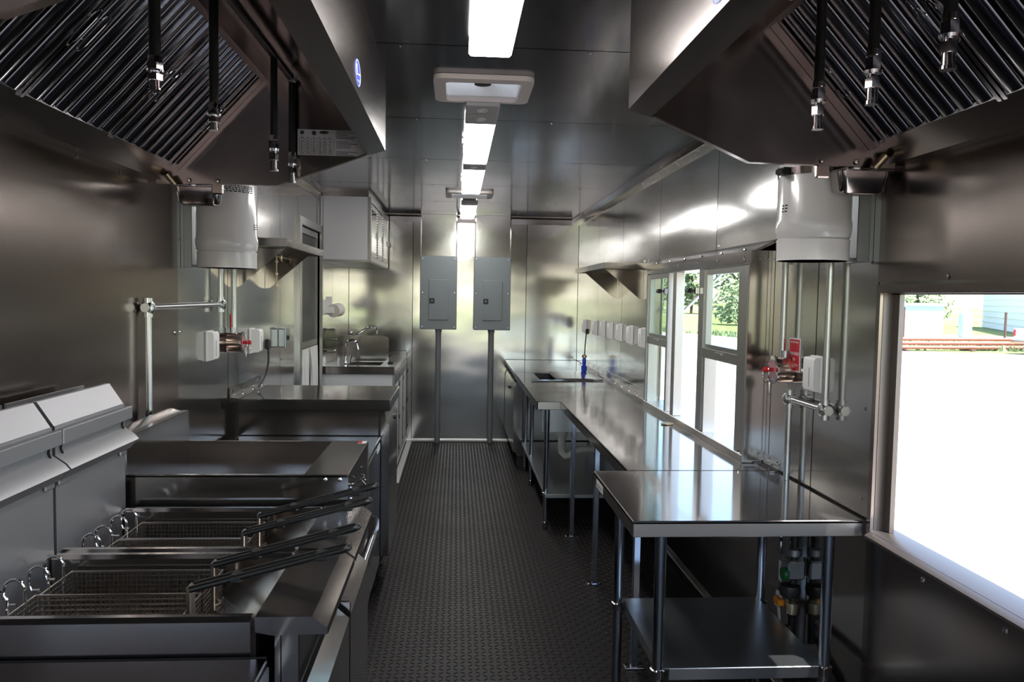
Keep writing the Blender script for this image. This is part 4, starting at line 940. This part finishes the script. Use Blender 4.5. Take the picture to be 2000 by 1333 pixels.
# ================================================================== SERVING SIDE TABLES
def round_leg(t, x, y, z1, zs, adj=True):
    l = part('leg', MB().cyl((x, y, .05), (x, y, z1), .0188, 18), M_leg, t)
    part('foot', MB().lathe([(.014, 0), (.02, .01), (.021, .05), (.0165, .055), (.0165, .10)], (x, y, 0), 16), M_leg, l)
    part('collar', MB().lathe([(.0188, -.006), (.025, -.002), (.0262, .022), (.0188, .026)], (x, y, zs-.034), 16), M_ss, l)
t = thing('work_table', 'stainless work table with undershelf beside the big serving opening', 'table', (.93, 2.71, 0))
x0, x1, ya, yb, zt = .557, 1.300, 2.358, 3.057, .899
part('table_top', MB().box(x0, x1, ya, yb, zt-.012, zt, .0025), M_top, t)
ap = MB(); ap.add([(x0, ya+.002, zt-.006), (x1, ya+.002, zt-.006), (x1, ya+.002, zt-.052), (x0+.018, ya+.002, zt-.052), (x0, ya+.010, zt-.04),
    (x0, ya+.012, zt-.006), (x1, ya+.012, zt-.006), (x1, ya+.012, zt-.052), (x0+.018, ya+.012, zt-.052), (x0, ya+.018, zt-.04)],
    [(0, 1, 2, 3, 4), (9, 8, 7, 6, 5), (0, 5, 6, 1), (1, 6, 7, 2), (2, 7, 8, 3), (3, 8, 9, 4), (4, 9, 5, 0)])
part('front_edge', MB().box(x0+.001, x1, ya, ya+.012, zt-.052, zt-.003, .002), M_ssy, t)
part('side_edge', MB().box(x0, x0+.012, ya+.004, yb, zt-.052, zt-.003, .002), M_ss, t)
part('rear_edge', MB().box(x0+.001, x1, yb-.012, yb, zt-.052, zt-.003, .002), M_ssy, t)
st = part('side_sticker', MB().box(x0-.001, x0, 2.86, 2.99, zt-.047, zt-.018), M_tag, t); part('print', MB().box(x0-.0016, x0-.0009, 2.88, 2.97, zt-.036, zt-.030), M_lampbody, st)
for x, y in ((.668, 2.432), (1.226, 2.432), (.652, 2.985), (1.23, 2.985)): round_leg(t, x, y, zt-.015, .40)
us = part('undershelf', MB().prism([(.672, .398), (1.222, .398), (1.222, .36), (1.214, .36), (1.214, .392), (.68, .392), (.68, .36), (.672, .36)], 'y', 2.418, 3.0), M_galv, t)
part('shelf_lip', MB().box(.70, 1.20, 2.412, 2.4185, .358, .398, .002), M_galv, us)

# long counter with square legs
t = thing('long_counter', 'long stainless counter on square legs below the service window', 'counter', (1.0, 4.08, 0))
x0, x1, ya, yb, zt = .696, 1.309, 3.060, 5.088, .900
part('counter_top', MB().box(x0, x1, ya, yb, zt-.012, zt, .0025), M_top, t)
part('front_edge', MB().box(x0, x0+.012, ya, yb, zt-.055, zt-.003, .002), M_ss, t)
part('near_edge', MB().box(x0+.001, x1, ya, ya+.01, zt-.055, zt-.003, .002), M_ssy, t)
for y in (3.23, 4.20, 5.06):
    lg = part('leg', MB().box(.768, .796, y-.014, y+.014, .004, zt-.012, .002), M_leg, t)
    part('flange', MB().box(.742, .822, y-.022, y+.022, 0.0, .008, .002).dome((.752, y, .008), .007, (0, 0, 1)).dome((.812, y, .008), .007, (0, 0, 1)), M_chrome, lg)
solo('bottle_cap', MB().lathe([(.012, 0), (.034, .002), (.034, .006), (.02, .007)], (1.165, 4.19, .901), 20), M_brass, 'small brown disc left on the long counter below the middle bay', 'disc', (1.165, 4.19, .90))

# sink table beyond it, on round legs
t = thing('sink_table', 'stainless sink table with undershelf beside the undercounter refrigerator', 'table', (.92, 6.05, 0))
x0, x1, ya, yb = .536, 1.309, 5.092, 7.05
SK = (.70, 1.13, 6.42, 6.98)
part('table_top', slab(MB(), 'z', zt-.006, zt, x0, x1, ya, yb, [SK]), M_top, t)
part('front_edge', MB().box(x0, x0+.012, ya, yb, zt-.055, zt-.003, .002), M_ss, t)
part('near_edge', MB().box(x0+.001, .697, ya, ya+.012, zt-.055, zt-.003, .002), M_ssy, t)
m = MB(); a, b, c0, d0 = SK; vs = [(a, c0, zt-.002), (b, c0, zt-.002), (b, d0, zt-.002), (a, d0, zt-.002), (a+.02, c0+.02, .64), (b-.02, c0+.02, .64), (b-.02, d0-.02, .64), (a+.02, d0-.02, .64)]
m.add(vs, [(0, 1, 5, 4), (1, 2, 6, 5), (2, 3, 7, 6), (3, 0, 4, 7), (4, 5, 6, 7)]); part('basin', m, M_black, t)
part('basin_apron', MB().box(.60, 1.2, 5.30, 5.31, .66, .85), M_galv, t)
for y in (5.24, 6.44, 7.0): round_leg(t, .625 if y < 6 else .64, y, zt-.012, .265)
for y in (5.24, 7.0): round_leg(t, 1.25, y, zt-.012, .265)
part('undershelf', MB().box(.61, 1.27, 5.15, 7.03, .235, .262, .003), M_galv, t)
solo('basin_cover', MB().prism([(.83, .901), (1.15, .901), (1.15, .911), (1.12, .915), (.86, .915), (.83, .911)], 'y', 6.40, 7.0), M_ss, 'shiny stainless lid covering half of the table basin', 'basin cover', (.99, 6.7, .90))
solo('drain_bar', MB().cyl((.62, 6.33, .907), (1.22, 6.36, .907), .006, 10), M_chrome, 'thin steel bar lying on the sink table before the lid', 'bar', (.92, 6.35, .90))
# white drain trap under the basin
p = thing('drain_trap', 'white plastic drain trap below the sink table', 'pipe', (.80, 5.75, .38))
part('tailpiece', MB().cyl((.80, 5.75, .72), (.80, 5.75, .58), .022, 14), M_brass, p)
part('coupling', MB().lathe([(.036, .0), (.042, .01), (.042, .05), (.036, .06)], (.80, 5.75, .545), 18), M_pvc, p)
part('trap_bend', MB().tube([(.80, 5.75, .55), (.80, 5.75, .47), (.803, 5.745, .435), (.83, 5.74, .405), (.865, 5.735, .41), (.89, 5.73, .44), (.94, 5.725, .455), (1.28, 5.70, .47)], .03, 14), M_pvc, p)
# blue water filter at the wall
w = thing('water_filter', 'blue water filter with brass cap standing at the wall behind the sink table', 'water filter', (XR-.13, 7.12, .90))
part('bowl', MB().lathe([(.018, 0), (.026, .01), (.026, .055), (.014, .06)], (XR-.13, 7.12, .90), 16), M_blue, w)
part('head', MB().lathe([(.012, .058), (.018, .07), (.018, .12), (.012, .13)], (XR-.13, 7.12, .90), 14), M_blue, w)
part('cap', MB().lathe([(.010, .128), (.022, .135), (.022, .155), (.010, .165)], (XR-.13, 7.12, .90), 12), M_brass, w)

# undercounter refrigerator at the back wall
t = thing('undercounter_refrigerator', 'undercounter refrigerator at the end of the worktops by the back wall', 'refrigerator', (.93, 7.72, 0))
part('body', MB().box(.575, 1.30, 7.075, 8.385, .12, .885), M_ss, t)
part('worktop', MB().box(.536, 1.309, 7.062, 8.393, .862, .900, .003), M_top, t)
for a, b in ((7.08, 7.72), (7.735, 8.375)):
    dr = part('door', MB().prism([(.575, .80), (.556, .80), (.548, .77), (.536, .75), (.536, .16), (.575, .16)], 'y', a, b), M_ss, t)
    part('handle_recess', MB().box(.545, .574, a+.02, b-.02, .802, .855), M_black, dr)
part('lock_knob', MB().lathe([(.006, -.022), (.014, -.018), (.016, 0)], (.536, 7.62, .70), 12, 'x'), M_black, t)
for x in (.62, 1.25):
    for y in (7.15, 8.32): part('caster', MB().cyl((x, y-.016, .05), (x, y+.016, .05), .05, 14).box(x-.02, x+.02, y-.02, y+.02, .06, .125), M_black, t)

# gas shut-off group under the work table
g = thing('gas_valve', 'gas shut-off valve with tags on the wall under the work table', 'valve', (1.27, 2.79, .36))
xg = 1.275
part('upper_pipe', MB().cyl((xg, 2.79, .78), (xg, 2.79, .30), .014, 12), M_blackpipe, g)
part('solenoid', MB().box(xg-.035, xg+.03, 2.755, 2.825, .555, .625, .006), M_galv, g)
part('union', MB().lathe([(.022, 0), (.028, .006), (.028, .03), (.02, .036)], (xg, 2.79, .635), 12), M_galv, g)
part('green_cap', MB().cyl((xg-.036, 2.775, .575), (xg-.05, 2.775, .575), .024, 18), M_green, g)
part('regulator', MB().lathe([(.018, 0), (.036, .01), (.04, .03), (.036, .05), (.02, .056)], (xg-.012, 2.79, .478), 18), M_black, g)
part('ball_valve', MB().lathe([(.018, -.03), (.026, -.02), (.026, .02), (.018, .03)], (xg, 2.79, .44), 14), M_brass, g)
hv = part('valve_handle', MB().box(xg-.05, xg-.025, 2.80, 2.85, .438, .465, .004), M_orange, g)
part('paper_tag', MB().prism([(2.815, .49), (2.87, .478), (2.885, .415), (2.84, .415), (2.82, .45)], 'x', xg-.030, xg-.0285), M_tag, g)
part('strip_tag', MB().prism([(2.83, .60), (2.855, .602), (2.853, .525), (2.828, .522)], 'x', xg-.030, xg-.0285), M_tag, g)
part('hose_tag', MB().prism([(2.80, .435), (2.822, .43), (2.800, .362), (2.782, .365)], 'x', xg-.045, xg-.0435), M_tag, g)
part('red_cap', MB().cyl((xg-.02, 2.785, .35), (xg-.02, 2.785, .368), .012, 12), M_red, g)
part('hose', MB().tube([(xg-.005, 2.79, .37), (xg-.02, 2.785, .33), (xg-.03, 2.75, .29), (xg-.03, 2.62, .25), (xg-.02, 2.50, .12)], .017, 10), M_black, g)
solo('chain_clip', MB().tube([(XR-.02, 2.955, .68), (XR-.022, 2.95, .66), (XR-.018, 2.958, .64), (XR-.022, 2.95, .61), (XR-.015, 2.955, .59)], .006, 6), M_galv, 'small steel clip on the wall behind the work table', 'clip', (XR-.02, 2.955, .6))

# ================================================================== OUTDOORS
GZ = -0.75
struct('ground', MB().box(-160, 260, -120, 420, GZ-.5, GZ), M_grass)
lot = struct('lot', MB().prism([(1.6, -2.5), (30, -14), (120, -10), (120, 12), (44, 24), (28.5, 33.5), (20.5, 36.0), (15.5, 52), (1.6, 56)], 'z', GZ, GZ+.02), M_gravel)
struct('yard', MB().prism([(-60, -34), (40, -34), (40, -14), (30, -14), (1.6, -2.5), (1.6, 12), (-60, 12)], 'z', GZ, GZ+.012), M_yard)
struct('road', MB().prism([(-120, 168), (240, 200), (240, 208), (-120, 176)], 'z', GZ+.0, GZ+.05), M_road)
struct('path', MB().prism([(20, 110), (120, 100), (120, 102.5), (20, 112.5)], 'z', GZ, GZ+.04), M_road)
pad = solo('concrete_pad', MB().box(24.0, 38.0, 48.3, 52.5, GZ, GZ+.10, .03), M_road, 'pale concrete pad under the shed beyond the serving opening', 'concrete pad', (31, 49, GZ))
s = thing('utility_shed', 'pale blue metal shed on the concrete pad outside', 'shed', (29.8, 49.5, GZ+.1))
zb = GZ+.1
part('front_wall', MB().box(28.7, 31.6, 48.6, 48.66, zb, zb+2.05), M_shed, s)
part('side_wall', MB().add([(28.7, 48.6, zb), (28.7, 48.6, zb+2.05), (27.3, 50.6, zb+2.05), (27.3, 50.6, zb), (28.75, 48.66, zb), (28.75, 48.66, zb+2.05), (27.36, 50.66, zb+2.05), (27.36, 50.66, zb)], [(0, 1, 2, 3), (7, 6, 5, 4), (0, 4, 5, 1), (1, 5, 6, 2), (2, 6, 7, 3), (3, 7, 4, 0)]), M_shedg, s)
part('body', MB().prism([(28.76, 48.67), (31.58, 48.67), (30.3, 50.7), (27.4, 50.7)], 'z', zb, zb+2.0), M_shed, s)
part('roof', MB().prism([(28.6, 48.5), (31.7, 48.5), (30.4, 50.9), (27.2, 50.8)], 'z', zb+2.05, zb+2.22), M_siding, s)
s = thing('propane_tank', 'upright white gas cylinder on the concrete pad outside', 'tank', (33.7, 49.5, GZ+.1))
part('cylinder', MB().lathe([(.34, 0), (.40, .06), (.40, 1.45), (.34, 1.62), (.20, 1.70)], (33.7, 49.5, zb), 24), M_shed, s); part('collar', MB().lathe([(.20, 1.68), (.20, 1.86), (.14, 1.86)], (33.7, 49.5, zb), 16), M_siding, s)
part('foot_ring', MB().lathe([(.36, -.0), (.36, .08), (.3, .08)], (33.7, 49.5, zb), 20), M_siding, s)
for k, (x, y, h) in enumerate(((27.9, 46.9, 2.0), (35.4, 48.0, 1.75))):
    p = thing('fence_post', ['thin brown fence post before the pale shed outside', 'thin brown fence post before the white sided building outside'][k], 'post', (x, y, GZ), 'fence posts outside')
    part('post', MB().cyl((x, y, GZ), (x, y, GZ+h), .075, 8), M_post, p); part('cap', MB().cyl((x, y, GZ+h), (x, y, GZ+h+.05), .085, 8), M_post, p)
for k, z in enumerate((.17, .37, .57)):
    solo('steel_pipe', MB().cyl((20.9-.15*k, 36.2+.1*k, GZ+z), (29.2, 37.2+.1*k, GZ+z), .085, 12), M_rust, ['red oxide steel pipe at the bottom of the stack outside', 'red oxide steel pipe in the middle of the stack outside', 'red oxide steel pipe on top of the stack outside'][k], 'pipe', (25, 36.7, GZ+z), 'red pipes stacked outside')
for k, x in enumerate((21.6, 25.2, 28.6)):
    solo('timber_skid', MB().box(x, x+.2, 35.9+(x-21)*.12, 36.9+(x-21)*.12, GZ+.0, GZ+.085, .01), M_post, ['timber skid under the far end of the red pipes outside', 'timber skid under the middle of the red pipes outside', 'timber skid under the pipe ends near the truck outside'][k], 'timber', (x, 36.4, GZ), 'skids under the red pipes')
# white sided building, each board its own piece
bd = thing('sided_building', 'white building with horizontal board siding outside', 'building', (47, 65, GZ))
A = Vector((52.2, 74.0, GZ)); Bv = Vector((41.0, 51.5, GZ)); dv = (Bv-A).normalized(); nv = Vector((-dv.y, dv.x, 0))
if nv.dot(Vector((0, 0, 0))-A) < 0: nv = -nv
L_ = (Bv-A).length
def slabd(m, a0, a1, n0, n1, z0, z1):
    vs = [A+dv*a+nv*n_+Vector((0, 0, z)) for z in (z0, z1) for n_ in (n0, n1) for a in (a0, a1)]
    return m.add(vs, [(0, 2, 3, 1), (4, 5, 7, 6), (0, 1, 5, 4), (2, 6, 7, 3), (0, 4, 6, 2), (1, 3, 7, 5)])
part('wall', slabd(MB(), 0, L_, -6, -.02, 0, 5.4), M_siding, bd)
for i in range(10):
    m = MB(); z0 = .06+i*.53; vs = [A+dv*a+nv*n_+Vector((0, 0, z)) for a in (0.0, L_) for n_, z in ((-.02, z0), (.09, z0), (.03, z0+.53), (-.02, z0+.53))]
    m.add(vs, [(0, 1, 2, 3), (7, 6, 5, 4), (0, 4, 5, 1), (1, 5, 6, 2), (2, 6, 7, 3), (3, 7, 4, 0)]); part('board', m, M_siding, bd)
part('roof', slabd(MB(), -.4, L_+.4, -6.3, .4, 5.4, 5.7), M_galv, bd)
part('wall_lamp', MB().lathe([(.05, 0), (.12, .05), (.12, .2), (.05, .25)], tuple(A+dv*9.5+nv*.15+Vector((0, 0, 3.4))), 10), M_black, bd)
# parked pickup at the edge of the opening
tk = thing('pickup_truck', 'white pickup truck parked at the edge of the serving opening view', 'truck', (29.0, 34.2, GZ))
tx, ty = 26.35, 33.3
def TB(x0, x1, y0, y1, z0, z1, ch=.05): return MB().box(tx+x0, tx+x1, ty+y0, ty+y1, GZ+z0, GZ+z1, ch)
part('bed', MB().prism([(tx+.0, GZ+.62), (tx+.02, GZ+1.22), (tx+2.0, GZ+1.25), (tx+2.0, GZ+.5), (tx+.35, GZ+.5)], 'y', ty, ty+1.85), M_truck, tk)
part('cab', MB().prism([(tx+2.0, GZ+.5), (tx+2.0, GZ+1.25), (tx+2.2, GZ+1.85), (tx+3.7, GZ+1.88), (tx+4.4, GZ+1.28), (tx+5.6, GZ+1.15), (tx+5.7, GZ+.5)], 'y', ty+.02, ty+1.83), M_truck, tk)
part('side_window', MB().prism([(tx+2.2, GZ+1.3), (tx+2.32, GZ+1.78), (tx+3.6, GZ+1.8), (tx+4.1, GZ+1.32)], 'y', ty+.005, ty+.025), M_screen, tk)
part('tail_lamp', TB(-.015, .06, -.01, .12, .85, 1.15, .01), M_red, tk); part('tail_lamp', TB(-.015, .06, 1.73, 1.86, .85, 1.15, .01), M_red, tk)
part('bumper', TB(-.18, .05, .05, 1.8, .48, .68, .03), M_chrome, tk)
part('rear_window', TB(1.96, 2.0, .2, 1.65, 1.3, 1.7, .01), M_screen, tk)
for x in (1.0, 4.7):
    for y in (.12, 1.73):
        wl_ = part('wheel', MB().cyl((tx+x, ty+y-.12, GZ+.38), (tx+x, ty+y+.12, GZ+.38), .38, 20), M_tyre, tk); part('hub', MB().cyl((tx+x, ty+y-.13, GZ+.38), (tx+x, ty+y+.13, GZ+.38), .2, 14), M_galv, wl_)
# trees: each with trunk and a crown of leaf clumps
def tree(x, y, h, rw, m, label, name='tree', low=.12, n=420, leaf=.28):
    t = thing(name, label, 'tree' if name == 'tree' else 'bush', (x, y, GZ), 'trees and bushes outside')
    tr = MB().tube([(x, y, GZ), (x+.1, y, GZ+h*.35), (x-.05, y+.1, GZ+h*.75)], .03*h**.9, 7)
    for i in range(4):
        a = i*1.7; tr.tube([(x, y, GZ+h*(.25+.1*i)), (x+math.cos(a)*rw*.5, y+math.sin(a)*rw*.5, GZ+h*(.45+.11*i))], .012*h**.9, 5)
    part('trunk', tr, M_bark, t)
    m_ = MB(); rnd = random.Random(int(x*13+y*7))
    for i in range(n):
        a = rnd.random()*6.283; c = rnd.random(); zz = low+(1-low)*rnd.random(); prof = math.sin(math.pi*min(1, max(.0, (zz-low)/(1-low)*.86+.12)))**.6
        rr_ = rw*prof*(.35+.65*math.sqrt(c))*(.8+.35*math.sin(3*a+x)); p = Vector((x+rr_*math.cos(a), y+rr_*math.sin(a), GZ+h*zz))
        e1 = Vector((rnd.gauss(0, 1), rnd.gauss(0, 1), rnd.gauss(0, .6))).normalized(); e2 = e1.orthogonal().normalized(); s_ = leaf*(.6+.8*rnd.random())
        m_.add([p-e1*s_, p+e2*s_*.5+Vector((0, 0, s_*.15)), p+e1*s_, p-e2*s_*.5+Vector((0, 0, s_*.15))], [(0, 1, 2, 3)])
    me = m_.mesh('crown', m, (x, y, GZ), 180); tag(link('crown', me, t), kind='stuff')
    return t
tl_ = [(30, 66, 3.6, 2.6, 0), (36, 68, 4.2, 3.0, 1), (41, 71, 3.4, 2.6, 0), (46, 75, 4.4, 3.2, 1), (26, 70, 4.0, 2.8, 1), (50, 80, 4.5, 3.2, 0)]
nm = ['round green bush behind the pale shed outside', 'taller pale green bush between shed and gas cylinder outside', 'dark green bush above the gas cylinder outside', 'pale bush against the white sided building outside', 'bushy tree rising above the shed roof edge outside', 'green tree at the corner of the white sided building outside']
for (x, y, h, r_, k), lb in zip(tl_, nm): tree(x, y, h, r_, (M_leaf, M_leaf2)[k], lb, 'bush', .05, 700, .30)
far = [(22, 105, 9, 4.2, 0), (29, 118, 10, 4.6, 1), (37, 121, 9, 4.4, 0), (46, 124, 11, 5, 1), (33, 80, 8.5, 2.2, 0), (52, 112, 10, 5, 0), (60, 120, 10, 5, 1), (26, 140, 11, 5, 0), (40, 150, 12, 6, 1)]
nf = ['tall tree at the far end of the field, seen past the middle bay', 'pale tree beside the tallest field tree, seen through the bays', 'green tree beyond the field behind the raised pane', 'tall pale tree beyond the field behind the raised pane', 'slender dark tree standing alone in the field', 'tree beyond the field hidden partly by the window mullion', 'pale tree at the edge of the field toward the buildings', 'distant tree behind the field road', 'distant pale tree farthest out beyond the road']
for (x, y, h, r_, k), lb in zip(far, nf): tree(x, y, h, r_, (M_leaf, M_leaf2)[k], lb, 'tree', .15, 650, .55)
# grass tufts along the lot edge: nobody could count them
m_ = MB(); rnd = random.Random(11)
edge = [(44, 24), (28.5, 33.5), (20.5, 36.0), (15.5, 52), (5, 54)]
for (xa_, ya_), (xb_, yb_) in zip(edge[:-1], edge[1:]):
    for i in range(900):
        s_ = rnd.random(); d_ = rnd.random()**1.5*6; ll = math.hypot(xb_-xa_, yb_-ya_); nx, ny = (yb_-ya_)/ll, -(xb_-xa_)/ll
        if ny < 0: nx, ny = -nx, -ny
        if xa_ < 29 and xb_ > 20: d_ += 2.6
        x = xa_+(xb_-xa_)*s_+nx*d_; y = ya_+(yb_-ya_)*s_+ny*d_; h = .12+.25*rnd.random(); a = rnd.random()*6.28; w_ = .05+.06*rnd.random()
        m_.add([(x-w_*math.cos(a), y-w_*math.sin(a), GZ), (x+w_*math.cos(a), y+w_*math.sin(a), GZ), (x+.1*math.sin(a), y+.1*math.cos(a), GZ+h)], [(0, 1, 2)])
g_ = link('grass', m_.mesh('grass', M_leaf2, (0, 0, 0), 180)); tag(g_, 'short grass tufts along the edge of the pale gravel lot', 'grass', kind='stuff')
# gas strut of the raised awning, fixed to the service window frame
part('awning_strut', MB().cyl((XR+.045, 4.66, 1.50), (1.66, 4.66, 1.80), .010, 10).cyl((1.66, 4.66, 1.80), (1.78, 4.66, 1.905), .006, 8), M_galv, w2)
